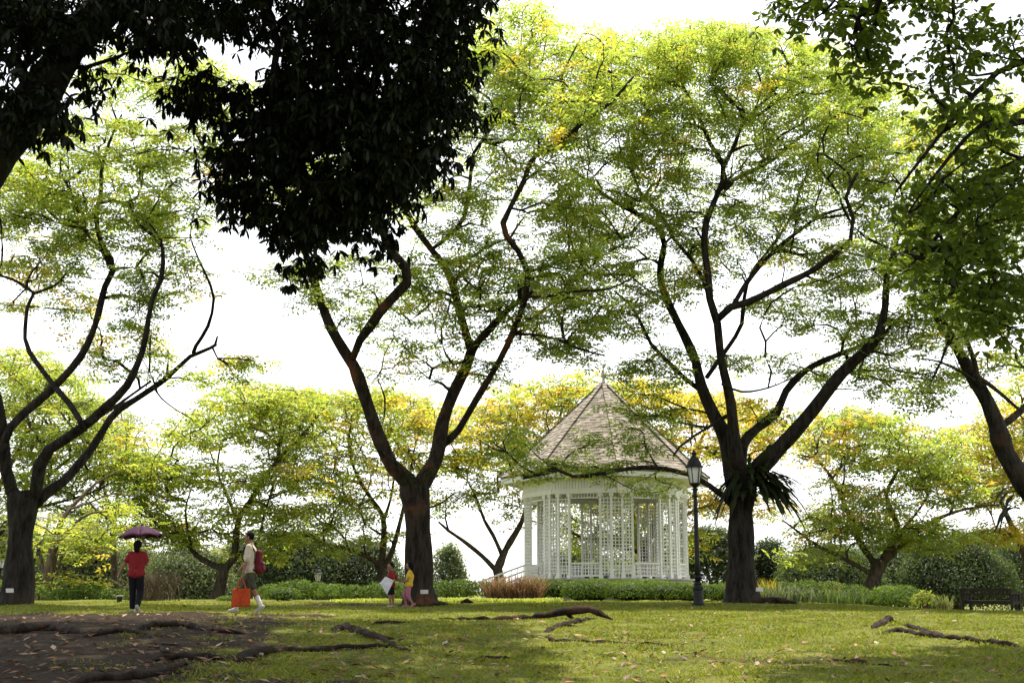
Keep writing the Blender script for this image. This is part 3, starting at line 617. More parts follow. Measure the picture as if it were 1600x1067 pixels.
bgtree('green and yellow rain tree behind the children, branching from low forks', on_ground(600,60), 60,
 [('trunk', [(600,948),(600,935),(597,894),(596,876)], [0,0], [26,22,18,18]),
  ('limb', [(596,885),(599,813),(578,776),(559,745),(545,700),(550,650)], [0,1,0], [14,9,6,3]),
  ('limb', [(597,890),(584,875),(544,857),(507,850),(470,830)], [0,-1], [10,7,3]),
  ('limb', [(597,890),(612,863),(630,795),(640,740),(650,690)], [0,-1,-1], [11,8,5,3]),
  ('limb', [(599,815),(612,770),(615,720),(600,670)], [0,2], [7,4,3]), ('limb', [(630,800),(680,790),(710,770)], [0,0], [5,3])],
 [(540,625,70,22,26,0,5,.1),(620,635,60,25,26,0,5,.35),(500,670,60,30,22,0,5,.12),(670,670,50,30,20,-1,4,.6),(590,690,60,35,18,0,5,.35),(520,740,60,35,22,0,5,.1),(630,735,60,35,16,-1,5,.3),(520,795,60,30,18,0,4,.03),(590,820,60,25,8,0,4,.05),(500,840,50,20,8,0,4,.02)])
bgtree('yellowing rain tree between the forked tree and the bandstand', on_ground(780,62), 62,
 [('trunk', [(784,948),(782,925),(779,897),(776,884)], [0,0], [26,22,18,18]),
  ('limb', [(777,893),(754,869),(723,844),(701,829),(685,815)], [0,-1], [10,8,4]),
  ('limb', [(777,890),(791,857),(816,813),(825,770),(815,730),(800,690)], [0,1], [15,10,6,3]),
  ('limb', [(785,868),(770,835),(757,813),(745,780),(730,750)], [0,1], [8,6,3]), ('limb', [(820,790),(860,760),(900,700)], [0,2], [7,5,3])],
 [(740,660,60,30,24,0,5,.5),(810,630,60,30,26,0,5,.55),(880,615,50,22,18,0,4,.45),(770,700,70,30,24,0,5,.6),(840,670,50,30,18,1,4,.5),(720,730,50,25,14,0,4,.25),(780,760,50,25,10,0,4,.3),(720,785,40,20,6,0,3,.1),(820,800,40,20,5,0,3,.2),(910,600,50,20,12,0,4,.2)])
bgtree('golden rain tree spreading behind the bandstand roof', on_ground(985,66), 66,
 [('trunk', [(1020,948),(1015,920),(1010,880),(1005,850)], [0,0], [34,28,24,24]),
  ('limb', [(1008,870),(990,830),(985,790),(960,760),(930,720)], [0,0], [18,12,8,5]),
  ('limb', [(1006,860),(1030,800),(1060,750),(1090,700),(1110,650)], [0,1], [16,11,7,4]), ('limb', [(1008,865),(960,850),(910,840),(880,820)], [0,-1], [10,7,4]),
  ('limb', [(1015,840),(1080,800),(1130,780),(1180,740)], [0,1], [10,7,4])],
 [(1000,612,55,20,24,0,5,.9),(1090,630,70,25,34,0,5,.85),(1165,650,50,25,24,0,5,.9),(960,640,50,25,14,0,4,.5),(1060,680,70,25,18,0,5,.6),(1160,700,60,30,20,0,5,.6),(1220,680,40,25,12,0,4,.7),(920,780,70,35,22,0,4,.2),(1000,780,60,40,18,0,5,.25),(1110,780,50,30,20,0,4,.7),(910,840,50,25,14,0,3,.05),(1060,840,50,25,10,0,3,.3),(1190,790,50,25,10,0,4,.7),(950,800,70,50,22,0,4,.2),(985,862,80,26,20,1,4,.1),(1030,825,60,45,14,1,4,.3)])
bgtree('broad green rain tree with gold flecks behind the clump of shrubs', on_ground(1370,58), 58,
 [('trunk', [(1358,948),(1362,925),(1367,900),(1376,876)], [0,0], [40,32,26,26]),
  ('limb', [(1374,885),(1385,866),(1404,832),(1392,795),(1385,770),(1404,733),(1410,700)], [0,0], [17,14,9,6,3]),
  ('limb', [(1374,885),(1410,850),(1460,813),(1509,795),(1560,788)], [0,1], [14,10,6,3]),
  ('limb', [(1370,890),(1361,872),(1342,844),(1320,788),(1299,745),(1268,708)], [0,1], [14,10,7,4]),
  ('limb', [(1368,900),(1324,875),(1274,850),(1240,825),(1222,812)], [0,-1], [10,7,5,3]),
  ('limb', [(1400,840),(1440,790),(1460,750)], [0,-1], [7,4,2]), ('limb', [(1300,748),(1330,710),(1350,680)], [0,1], [5,4,2])],
 [(1300,655,60,20,18,0,5,.35),(1370,665,60,22,22,0,5,.1),(1440,690,60,25,24,0,5,.05),(1280,700,50,25,14,0,5,.5),(1350,710,60,25,16,0,5,.2),(1430,735,70,30,28,0,5,.05),(1490,755,50,30,20,0,4,.1),(1330,770,60,30,16,0,5,.25),(1400,790,60,25,14,0,5,.15),(1300,815,60,25,20,0,4,.1),(1370,830,70,25,20,0,4,.05),(1460,835,60,25,20,0,4,.05),(1270,860,50,20,8,0,3,.05)], pal=np.vstack([GREEN,LIME[:1]]))
bgtree('orange-gold rain tree at the edge above the bench', on_ground(1600,62), 62,
 [('trunk', [(1612,948),(1610,925),(1606,880),(1600,850)], [0,0], [30,24,20,20]), ('limb', [(1603,865),(1580,820),(1560,770),(1550,720)], [0,1], [14,9,4]), ('limb', [(1601,855),(1620,800),(1610,740),(1590,680)], [0,0], [13,8,3])],
 [(1530,690,45,30,20,0,4,.8),(1580,660,40,40,22,0,4,.7),(1550,740,50,30,22,0,4,.75),(1590,720,30,50,16,0,4,.7),(1520,780,40,20,8,0,4,.5),(1565,830,48,12,16,-2,1.5,.98),(1600,600,50,40,14,0,4,.5),(1620,800,40,60,14,0,4,.4)])
bgtree('fresh green rain tree behind the limbs beside the umbrella', on_ground(-40,56), 56,
 [('trunk', [(-46,948),(-42,925),(-36,880),(-30,850)], [0,0], [36,30,26,26]), ('limb', [(-34,865),(0,830),(30,790),(80,740),(130,700)], [0,-1], [16,11,7,4]), ('limb', [(-30,860),(-10,780),(30,700),(60,640)], [0,1], [16,10,4]), ('limb', [(20,800),(70,790),(140,770),(190,745)], [-1,-2], [8,5,3])],
 [(130,790,60,25,12,0,4,.03),(40,850,40,20,8,0,4,.03),(40,570,70,25,24,0,5,.03),(90,610,70,30,26,0,5,.04),(150,650,60,30,20,0,5,.05),(30,640,50,40,22,0,5,.03),(90,690,70,30,22,0,5,.03),(170,715,60,25,22,-1,4,.02),(40,730,50,40,18,0,5,.03),(120,750,60,20,12,0,4,.02),(210,740,40,20,10,-1,3,.02),(20,800,40,30,10,0,4,.02),(200,700,30,20,6,0,3,.1)], pal=np.vstack([LIME,GREEN[:2]]))
bgtree('bare brownish tree with dry twigs showing over the green crown', on_ground(180,64), 64,
 [('trunk', [(178,948),(180,900),(176,840),(180,790)], [0,0], [18,14,12,10]), ('limb', [(180,800),(190,740),(200,690),(205,655)], [0,1], [8,5,2]), ('limb', [(179,820),(160,750),(160,690)], [0,-1], [8,5,2])],
 [(190,660,35,25,30,0,3,1),(210,690,28,25,24,0,3,1),(160,680,30,30,18,0,3,1)], pal2=np.array([(.12,.085,.07),(.15,.11,.09)]), n=4, name='bare_tree', sc=.45)
bgtree('slender tree with pale crooked limbs behind the trunk by the umbrella', on_ground(69,44), 44,
 [('trunk', [(66,948),(68,938),(72,915),(78,893),(84,850)], [0,0], [34,27,20,18,16]), ('limb', [(84,855),(99,808),(126,778),(150,755),(185,735)], [0,1], [14,9,5,3]), ('limb', [(82,868),(90,850),(114,820),(141,802),(168,799)], [0,-1], [9,6,3]),
  ('limb', [(74,910),(66,882),(62,860),(72,830),(78,800)], [0,.5], [8,6,4]), ('limb', [(90,895),(99,865),(130,862),(165,868)], [0,-1], [5,4,2]), ('limb', [(84,900),(105,890),(150,882),(180,890)], [0,1], [5,4,2]), ('limb', [(90,830),(110,795),(140,785),(180,770),(210,775)], [0,1], [6,4,2]), ('limb', [(84,850),(70,840),(50,860)], [0,0], [8,4])],
 [(120,850,50,20,16,0,2,.04),(160,830,40,20,10,0,2,.05),(60,820,30,30,8,0,2,.05),(180,800,40,20,8,1,2,.1),(110,905,40,15,6,0,1.5,.05)], bark='bark_pale', n=7, name='pale_limbed_tree', sc=.7, r=.9)

# ---------------------------------------------------------------- dense trees far behind, then shrubs and hedges
def blob_leaves(b, blobs, dens, L, W, pal, up=.35, jit=.16):
    """leaf blades through the outer shell of ellipsoid blobs (cx,cy,cz,rx,ry,rz)"""
    blobs = np.asarray(blobs, float)
    for bl in blobs:
        n = max(6, int(dens*1.15*(bl[3]*bl[4]+bl[3]*bl[5]+bl[4]*bl[5])*4.2)); v = rng.normal(0,1,(n,3)); v /= np.linalg.norm(v,axis=1)[:,None]
        v[:,2] = np.where(v[:,2] < -.55, -v[:,2], v[:,2]); B = bl[:3] + v*bl[3:]*(1-np.abs(rng.normal(0,jit,(n,1))))
        N = v + np.array((0,0,up)) + rng.normal(0,.55,(n,3)); N /= np.linalg.norm(N,axis=1)[:,None]
        X = np.cross(N, rng.normal(0,1,(n,3))); X /= np.linalg.norm(X,axis=1)[:,None]; Y = np.cross(N, X); s = rng.uniform(.6,1.25,n)
        V, Q = kites(B, X, Y, N, L*s, W*s); b.add(V, Q, c=np.repeat(mixcol(pal,n)*rng.uniform(.75,1.3,(n,1))*rng.uniform(.85,1.15), 4, 0))
def crown_blobs(c, r, n, s=(.28,.5)):
    v = rng.normal(0,1,(n,3)); v /= np.linalg.norm(v,axis=1)[:,None]; v[:,2] = np.abs(v[:,2])*1.35-.6
    k = rng.uniform(*s, n)[:,None]
    return np.hstack([np.asarray(c)+v*np.asarray(r)*(1-k*.8), k*np.asarray(r)*np.array((1,1,.8))])
DG = np.array([(.04,.06,.022),(.05,.075,.024),(.032,.05,.02)]); BG_ = np.array([(.085,.11,.05),(.10,.125,.055),(.075,.10,.045)])  # far leaf colours lightened in place of haze
def far_tree(label, px, top, halfw, d, pal, base=None, n=26):
    g = on_ground(px, d); tp = P(px, top, d); H = tp[2]-g[2]; rx = halfw*S(d)
    t = thing('far_tree', g, label, 'tree', 'dense trees far behind')
    b = MB(); b.tube([g-(0,0,.2), g+(rng.normal(0,.1),0,H*.3), g+(rng.normal(0,.25),0,H*.6)], [rx*.09+.08, rx*.06+.06, .06], 7)
    for k in range(4):
        a = k*1.6+rng.random(); b.tube([g+(0,0,H*(.25+.07*k)), g+(math.cos(a)*rx*.5, math.sin(a)*rx*.5, H*(.5+.08*k))], [.09,.04], 5)
    b.build('trunk', M['bark_far'], t, smooth=True)
    c = g+(0,0,H*.52); bl = crown_blobs(c, (rx*1.1, rx*.9, H*.52), int(n*1.7)); b = MB(); blob_leaves(b, bl, 24*(70/d)**1.2, .19*d/80, .10*d/80, pal, jit=.3); b.build('crown', M['leaf_far'], t, tint=True, kind='stuff')
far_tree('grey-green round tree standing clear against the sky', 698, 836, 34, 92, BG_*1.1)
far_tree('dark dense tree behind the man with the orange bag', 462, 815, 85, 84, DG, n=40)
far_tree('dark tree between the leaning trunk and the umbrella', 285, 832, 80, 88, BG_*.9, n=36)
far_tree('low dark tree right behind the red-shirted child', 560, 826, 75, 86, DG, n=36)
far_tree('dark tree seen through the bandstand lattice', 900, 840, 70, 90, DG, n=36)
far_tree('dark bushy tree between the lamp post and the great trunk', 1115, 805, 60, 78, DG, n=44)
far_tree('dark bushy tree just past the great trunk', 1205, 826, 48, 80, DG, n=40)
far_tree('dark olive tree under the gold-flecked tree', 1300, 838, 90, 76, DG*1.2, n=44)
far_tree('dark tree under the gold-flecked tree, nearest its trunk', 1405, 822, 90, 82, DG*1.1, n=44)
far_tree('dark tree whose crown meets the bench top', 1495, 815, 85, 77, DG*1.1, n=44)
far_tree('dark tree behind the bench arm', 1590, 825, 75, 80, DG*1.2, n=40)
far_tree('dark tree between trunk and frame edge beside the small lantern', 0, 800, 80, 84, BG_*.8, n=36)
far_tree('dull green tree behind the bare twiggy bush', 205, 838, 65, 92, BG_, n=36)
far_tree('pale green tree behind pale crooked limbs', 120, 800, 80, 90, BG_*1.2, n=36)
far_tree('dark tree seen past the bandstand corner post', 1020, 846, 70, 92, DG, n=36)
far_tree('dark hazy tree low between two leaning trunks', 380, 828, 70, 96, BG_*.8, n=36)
def shrub(name, label, px, d, blobs, dens, L, W, pal, cat='shrub', group=None, mat='shrub', core=True, jit=.16):
    """blobs: (x px, half width px, top px, bottom px, depth offset, depth radius) from the photograph"""
    g = on_ground(px, d); t = thing(name, g, label, cat, group); bl = []
    for x, hw, ty, by, do, dr in blobs:
        dd = d+do; z0 = float(gz(P(x,930,dd)[0], dd)); zt = P(x,ty,dd)[2]; zb = max(z0-.05, P(x,by,dd)[2]) if by else z0
        bl.append((P(x,930,dd)[0], dd, (zt+zb)/2, hw*S(dd), dr, (zt-zb)/2))
    b = MB(); blob_leaves(b, bl, dens, L, W, pal, jit=jit); b.build('foliage', M[mat], t, tint=True, kind='stuff')
    b = MB()
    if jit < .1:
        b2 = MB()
        for x,y,z,rx,ry,rz in bl: b2.ball((x,y,z), (rx*.76,ry*.76,rz*.76))  # solid core added inside the foliage so light cannot pass through
        b2.build('light_block_core', M['core'], t, smooth=True, kind='stuff')
    for x,y,z,rx,ry,rz in bl:
        zg = float(gz(x,y))
        for k in range(6):
            a = rng.random()*6.28; b.tube([(x+math.cos(a)*rx*.15,y+math.sin(a)*ry*.15,zg-.05), (x+math.cos(a)*rx*.4,y+math.sin(a)*ry*.4,(z+zg)/2), (x+math.cos(a)*rx*.75,y+math.sin(a)*ry*.75,z+rz*.4)], [.018,.012,.006], 4, cap=False)
    b.build('stems', M['bark_far'], t, kind='stuff')
    return t
HEDGE = np.array([(.09,.155,.02),(.07,.125,.018),(.11,.17,.022)]); SOFT = np.array([(.085,.14,.025),(.10,.16,.03),(.07,.115,.022)])
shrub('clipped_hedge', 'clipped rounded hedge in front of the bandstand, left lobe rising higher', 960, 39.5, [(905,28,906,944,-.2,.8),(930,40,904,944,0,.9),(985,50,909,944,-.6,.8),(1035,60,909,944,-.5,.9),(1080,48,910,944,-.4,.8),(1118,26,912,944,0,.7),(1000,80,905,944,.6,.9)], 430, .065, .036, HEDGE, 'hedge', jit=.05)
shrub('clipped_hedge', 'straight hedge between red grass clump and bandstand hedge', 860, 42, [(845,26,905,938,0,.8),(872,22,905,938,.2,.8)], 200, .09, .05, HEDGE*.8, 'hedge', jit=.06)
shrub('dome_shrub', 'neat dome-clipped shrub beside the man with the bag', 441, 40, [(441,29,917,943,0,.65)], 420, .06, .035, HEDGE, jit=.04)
shrub('dome_shrub', 'small low dome shrub half hidden behind orange bag', 358, 40, [(356,17,931,945,0,.4)], 420, .06, .035, HEDGE, jit=.04)
shrub('leafy_shrub', 'loose leafy bush behind the dome shrub', 480, 42.5, [(425,24,912,940,.5,.6),(455,30,907,940,.5,.6),(490,28,909,942,.2,.7),(470,20,905,938,.7,.6)], 150, .13, .05, SOFT)
shrub('leafy_shrub', 'loose leafy bush behind the two children', 570, 42, [(520,26,912,942,0,.7),(553,28,914,943,0,.7),(590,26,910,942,0,.7),(615,24,908,942,.3,.7)], 150, .13, .05, SOFT)
shrub('leafy_shrub', 'leafy bush row from the forked trunk to the red grass', 725, 42, [(690,28,907,938,0,.7),(720,30,905,938,0,.7),(750,26,907,938,.2,.7),(672,18,912,938,0,.6)], 160, .12, .05, SOFT*.9)
shrub('leafy_shrub', 'pale bushy undergrowth past the thin trunks', 140, 43, [(105,28,918,944,0,.8),(140,32,912,944,.5,.8),(175,30,920,944,0,.8),(90,20,925,944,-.5,.6)], 110, .13, .055, SOFT*1.2)
shrub('leafy_shrub', 'yellow-green bush at the very foot of the leftmost trunk', -5, 40, [(0,22,905,944,0,.7),(60,14,915,944,1,.6)], 120, .13, .055, SOFT*1.1)
shrub('leafy_shrub', 'round bush with fine light green leaves, largest near the bench', 1400, 39, [(1385,26,915,951,0,.8),(1412,26,913,951,0,.8),(1400,32,925,952,-.3,.7)], 190, .12, .035, SOFT*1.15)
shrub('lime_shrub', 'small bright lime shrub beside the bench', 1441, 37.5, [(1440,17,927,950,0,.4),(1445,12,923,940,0,.3)], 200, .11, .05, LIME*1.1)
shrub('leafy_shrub', 'mixed green bush right past the great trunk', 1270, 41, [(1225,24,908,945,0,.7),(1260,30,906,945,.4,.8),(1300,30,908,945,.3,.8),(1335,26,914,946,.2,.7)], 150, .14, .045, SOFT)
shrub('leafy_shrub', 'dark low bush at the hedge end by the great trunk', 1130, 41, [(1130,18,910,943,0,.6),(1190,14,914,943,.5,.5)], 160, .11, .05, HEDGE)
def tuft(name, label, px, d, n, h, spread, pal, w=.02, cat='plant', droop=.5, seg=4, group=None, mat='shrub', wpx=None):
    """arching strap leaves from a row of crowns"""
    g = on_ground(px, d); t = thing(name, g, label, cat, group); b = MB()
    x0 = g[0]+(rng.random(n)-.5)*2*spread; y0 = d+(rng.random(n)-.5)*min(1.2, spread*1.2); z0 = gz(x0,y0)-.02
    a = rng.random(n)*6.28; hh = h*rng.uniform(.5,1.1,n); rr = hh*droop*rng.uniform(.2,1.2,n); c = mixcol(pal,n)*rng.uniform(.7,1.3,(n,1))
    tt = np.linspace(0,1,seg+1); Vs=[]
    for s in tt:
        p = np.stack([x0+np.cos(a)*rr*s**1.6, y0+np.sin(a)*rr*s**1.6, z0+hh*(s*1.15-.35*droop*s**3)],1); ww = (w*(1-s**2.2)+.002)
        q = np.stack([-np.sin(a), np.cos(a), 0*a],1)*ww; Vs += [p-q, p+q]
    V = np.stack(Vs,1); k = V.shape[1]; i = np.arange(n)[:,None]*k; j = np.arange(seg)[None,:]*2
    b.add(V.reshape(-1,3), np.stack([i+j,i+j+1,i+j+3,i+j+2],-1).reshape(-1,4), c=np.repeat(c,k,0)); b.build('blades', M[mat], t, tint=True, kind='stuff')
    return t
tuft('ornamental_grass', 'clump of drooping reddish-brown grass at the bandstand steps', 803, 41, 900, .95, .95, np.array([(.16,.09,.07),(.11,.06,.05),(.22,.15,.11),(.09,.07,.04)]), .010, 'grass clump', .9)
tuft('strap_leaf_plant', 'yellow-orange strap-leaved plant at the foot of the great trunk', 1197, 40, 130, .75, .35, np.array([(.20,.20,.03),(.30,.22,.03),(.12,.17,.03)]), .02, droop=.6)
tuft('strap_leaf_plant', 'grey-green spiky clump in front of the mixed bush', 1235, 39, 320, .6, .9, np.array([(.08,.11,.06),(.10,.13,.07)]), .02, droop=.7)
tuft('strap_leaf_plant', 'tall green reeds left of the large round bush', 1335, 39.5, 420, .55, 1.0, np.array([(.06,.10,.035),(.08,.12,.05)]), .018, droop=.6)
tuft('strap_leaf_plant', 'reddish-tipped cordyline leaves above the mixed bush', 1310, 42.5, 45, .85, .45, np.array([(.35,.14,.04),(.25,.10,.03),(.14,.16,.04)]), .03, droop=.6)
tuft('strap_leaf_plant', 'thin pale grass tuft between lime shrub and bench', 1466, 38, 200, .55, .35, np.array([(.16,.18,.08),(.10,.14,.05)]), .011, droop=.6)
tuft('strap_leaf_plant', 'low green tuft under the bench arm', 1590, 37, 160, .28, .8, np.array([(.10,.14,.05),(.12,.15,.06)]), .011, droop=.7)
tuft('ground_cover', 'strip of lime yellow ground cover before the red grass', 770, 38, 2400, .17, 2.1, LIME*1.4, .02, 'ground cover', .9, 3)
tuft('ground_cover', 'short strip of lime yellow ground cover behind the children', 575, 38.5, 900, .13, 1.1, LIME*1.35, .02, 'ground cover', .9, 3)
def bare_bush(label, px, d, n, h, spread):
    g = on_ground(px, d); t = thing('bare_bush', g, label, 'shrub'); b = MB()
    for k in range(n):
        a = rng.random()*6.28; x = g[0]+rng.normal(0,spread*.35); y = d+rng.normal(0,.3); z = float(gz(x,y)); hh = h*rng.uniform(.5,1.1); r = hh*rng.uniform(.2,.8)
        p = [np.array((x,y,z))]; 
        for s in (.3,.6,1): p.append(np.array((x+math.cos(a)*r*s, y+math.sin(a)*r*s*.6, z+hh*s))+rng.normal(0,.03,3))
        b.tube(p, [.012,.010,.008,.004], 4, cap=False)
        for q in range(3):
            b.tube([p[2], p[2]+np.array((rng.normal(0,.18),rng.normal(0,.15),rng.uniform(.1,.4)))], [.007,.003], 3, cap=False)
    b.build('stems', M['bark_pale'], t, kind='stuff')
bare_bush('bare twiggy grey-brown bush beside the walking woman', 238, 41, 130, 1.0, 1.1)

# ---------------------------------------------------------------- ferns in the forks
def frond_mesh(b, p0, az, L, W, rise, drop, lob=3.7, col=None, twist=0.):
    """one lobed strap frond: rises, arches over and hangs"""
    n = 16; s = np.linspace(0,1,n); h = np.array((math.cos(az), math.sin(az), 0.)); side = np.array((-math.sin(az), math.cos(az), 0.))
    c = p0 + h*(L*(s*.8))[:,None] + np.array((0,0,1.))*(L*(rise*s - drop*s**2))[:,None]
    wv = W*np.sin(np.pi*np.clip(s*.92+.06,0,1))**.8*(1+.38*np.sin(s*lob*6.28+az*5))
    l = c+side*wv[:,None]+(0,0,.15*W); r = c-side*wv[:,None]+(0,0,.15*W)
    V = np.stack([l,c,r],1).reshape(-1,3); i = np.arange(n-1)*3
    Q = np.vstack([np.stack([i,i+1,i+4,i+3],1), np.stack([i+1,i+2,i+5,i+4],1)])
    b.add(V, Q, c=col)
FERN = np.array([(.016,.026,.008),(.012,.020,.007),(.022,.034,.010),(.028,.026,.012)])
def fern(label, p, specs, W=.11):
    t = thing('nest_fern', p, label, 'fern')
    for az, L, rise, drop in specs:
        b = MB(); frond_mesh(b, np.asarray(p, float)+(math.cos(az)*.33, math.sin(az)*.33, rng.uniform(-.35,.25)), az, L, W*rng.uniform(.8,1.3), rise, drop, col=mixcol(FERN,1)[0]*rng.uniform(.8,1.3)); b.build('frond', M['leaf_mid'], t, tint=True, smooth=True)
    return t
pf = P(1170,752,dR-.15)
sp = [(rng.uniform(-1.75,.45), rng.uniform(1.1,2.0), rng.uniform(.0,.6), rng.uniform(.55,1.35)) for k in range(100)]
sp += [(rng.uniform(-3.5,-1.9), rng.uniform(.8,1.35), rng.uniform(.0,.4), rng.uniform(.9,1.7)) for k in range(22)]
sp += [(rng.uniform(-2.8,-.2), rng.uniform(.6,1.1), rng.uniform(1.0,1.7), rng.uniform(.2,.8)) for k in range(10)]
sp += [(rng.uniform(.4,2.8), rng.uniform(.8,1.3), rng.uniform(.2,.7), rng.uniform(.8,1.3)) for k in range(9)]
fern('big dark fern with hanging lobed fronds in the fork of the great tree', pf, [(a, L*(.5+.45*abs(math.cos(a))), r, q*.8) for a, L, r, q in sp], .08)
fern('grassy fern tuft in the fork of the reddish tree', P(652,752,dM-.2), [(rng.uniform(-3.3,.2), rng.uniform(.5,.85), rng.uniform(.5,1.2), rng.uniform(.3,1.0)) for k in range(20)], .03)
fern('dark hanging fern at the edge above the bench', P(1610,778,dF-.35), [(rng.uniform(-3.5,-.5), rng.uniform(.7,1.1), rng.uniform(.2,.6), rng.uniform(.9,1.6)) for k in range(16)], .12)
fern('small fern tuft in the fork of the leftmost tree', P(40,765,dL-.3), [(rng.uniform(-3.3,.2), rng.uniform(.35,.6), rng.uniform(.4,1.0), rng.uniform(.4,1.0)) for k in range(16)], .03)
fern('small dark fern on the side of the leftmost trunk', P(52,868,dL-.2), [(rng.uniform(-1.2,.8), rng.uniform(.3,.55), rng.uniform(.2,.7), rng.uniform(.6,1.2)) for k in range(10)], .03)
# ---------------------------------------------------------------- bandstand
def mat_shingle():
    m, nt, b = newmat('weathered_shingle')
    at = nt.nodes.new('ShaderNodeAttribute'); at.attribute_name = 'tint'; n = noise(nt, 9, 5, .7); r = ramp(nt, [(.3,(.65,.62,.58)),(.7,(1.2,1.2,1.2))]); nt.links.new(n.outputs[0], r.inputs[0])
    mu = nt.nodes.new('ShaderNodeMix'); mu.data_type='RGBA'; mu.blend_type='MULTIPLY'; mu.inputs[0].default_value=1
    nt.links.new(at.outputs['Color'], mu.inputs[6]); nt.links.new(r.outputs[0], mu.inputs[7]); nt.links.new(mu.outputs[2], b.inputs['Base Color']); b.inputs['Roughness'].default_value=.9; return m
M['shingle'] = mat_shingle()
M['concrete'] = mat_noise('pale_concrete', (.30,.29,.27), (.40,.39,.36), 4, .85, .05)
def bandstand():
    D = 48.; c = P(948,922,D); cx, cy_ = c[0], D; g0 = float(gz(cx, D))
    t = thing('bandstand', (cx, cy_, g0), 'white octagonal bandstand with lattice posts and a pointed shingle roof', 'bandstand')
    ph0 = math.radians(-90+3.2)                        # one corner looks almost at the camera
    def V(k, r): a = ph0+k*math.pi/4; return np.array((cx+r*math.cos(a), cy_+r*math.sin(a), 0.))
    FL = .90; zR = 1.44; zT = 3.98; zE = 4.52; zA = 8.55; RC = 3.22; RE = 4.08
    b = MB(); b.lathe((cx,cy_,0), [(RC+.18,g0-.3),(RC+.18,FL-.06),(RC+.28,FL-.055),(RC+.28,FL)], 8, phase=ph0); b.build('plinth', M['concrete'], t)
    b = MB(); b.lathe((cx,cy_,0), [(RC+.05,zT+.62),(RC+.02,zT+.66)], 8, phase=ph0); b.build('ceiling', M['white'], t)
    # lattice corners: four posts, three lattice screens
    for k in range(8):
        v = V(k, RC); e1 = V(k+1, RC)-v; e0 = V(k-1, RC)-v; e1 /= np.linalg.norm(e1); e0 /= np.linalg.norm(e0)
        pp = [v+e0*.64, v+e0*.22, v+e1*.22, v+e1*.64]
        for p in pp:
            b = MB(); ang = math.atan2(v[1]-cy_, v[0]-cx)
            b.box((p[0],p[1],(FL+zT)/2), (.085,.085,zT-FL), rotz(ang)); b.box((p[0],p[1],FL+.07), (.15,.15,.14), rotz(ang)); b.box((p[0],p[1],zT-.06), (.15,.15,.115), rotz(ang)); b.build('post', M['white'], t)
        for p, q in ((pp[0],pp[1]),(pp[1],pp[2]),(pp[2],pp[3])):
            x = (q-p); L = np.linalg.norm(x); x /= L; b = MB(); n = max(1, round(L/.125)-1)
            for i in range(n):
                s = p+x*L*(i+1)/(n+1); b.beam((*s[:2],FL+.15), (*s[:2],zT-.13), .034, .03, up=(*x[:2],.0))
            m = 22
            for i in range(m): z = FL+.2+(zT-FL-.4)*i/(m-1); b.beam((*p[:2],z), (*q[:2],z), .034, .034)
            b.build('lattice_screen', M['white'], t)
        # between corners: balustrade and frieze
        a = v+e1*.70; q = V(k+1,RC) - e1*.70
        stair = (k == 6)
        if not stair:
            b = MB(); b.beam((*a[:2],zR), (*q[:2],zR), .09, .06); b.build('handrail', M['white'], t)
            b = MB(); b.beam((*a[:2],FL+.09), (*q[:2],FL+.09), .07, .05)
            L = np.linalg.norm(q-a); n = round(L/.135)
            for i in range(n+1): s = a+(q-a)*(i+.0)/n; b.box((s[0],s[1],(FL+.115+zR-.03)/2), (.03,.03,zR-FL-.145), rotz(ang+.39))
            for z in (FL+.24, FL+.37): b.beam((*a[:2],z), (*q[:2],z), .034, .026)
            b.build('balustrade', M['white'], t)
        v1 = V(k+1,RC); b = MB(); b.beam((*v[:2],zT+.09), (*v1[:2],zT+.09), .15, .18); b.build('beam', M['white'], t)
        b = MB(); L = np.linalg.norm(v1-v); n = round(L/.11)
        for i in range(n):
            s = v+(v1-v)*(i+.5)/n; b.beam((*s[:2],zT+.18), (*s[:2],zE+.06), L/n-.016, .04, up=(*e1[:2],0) if False else (e1[1],-e1[0],0))
        b.build('frieze', M['white'], t)
        # open fretwork under the beam
        b = MB(); b.beam((*a[:2],zT-.16), (*q[:2],zT-.16), .05, .04); 
        for i in range(9): s = a+(q-a)*(i+.5)/9; b.beam((*s[:2],zT-.14), (*s[:2],zT), .025, .025, up=(*e1[:2],0))
        b.build('fretwork', M['white'], t)
    # eaves and roof
    b = MB()
    for k in range(8):
        p, q = V(k,RE), V(k+1,RE); b.beam((*p[:2],zE+.13), (*q[:2],zE+.13), .05, .24)
    b.build('fascia', M['white'], t)
    b = MB(); b.lathe((cx,cy_,0), [(RC-.02,zE+.08),(RE-.03,zE+.10)], 8, phase=ph0); b.build('soffit', M['white'], t)
    apex = np.array((cx,cy_,zA))
    def prof(s): return np.interp(s, [0,.08,1], [RE+.10,RE*.935,.10]), np.interp(s, [0,.08,1], [zE+.26,zE+.54,zA])
    b = MB(); b.lathe((cx,cy_,0), [(prof(s)[0]-.04, prof(s)[1]-.05) for s in (0,.08,1)], 8, phase=ph0); b.build('roof_deck', M['bark_far'], t)
    SH = np.array([(.21,.185,.155),(.25,.22,.19),(.17,.15,.125),(.30,.27,.235),(.23,.20,.16)])
    rows = 34
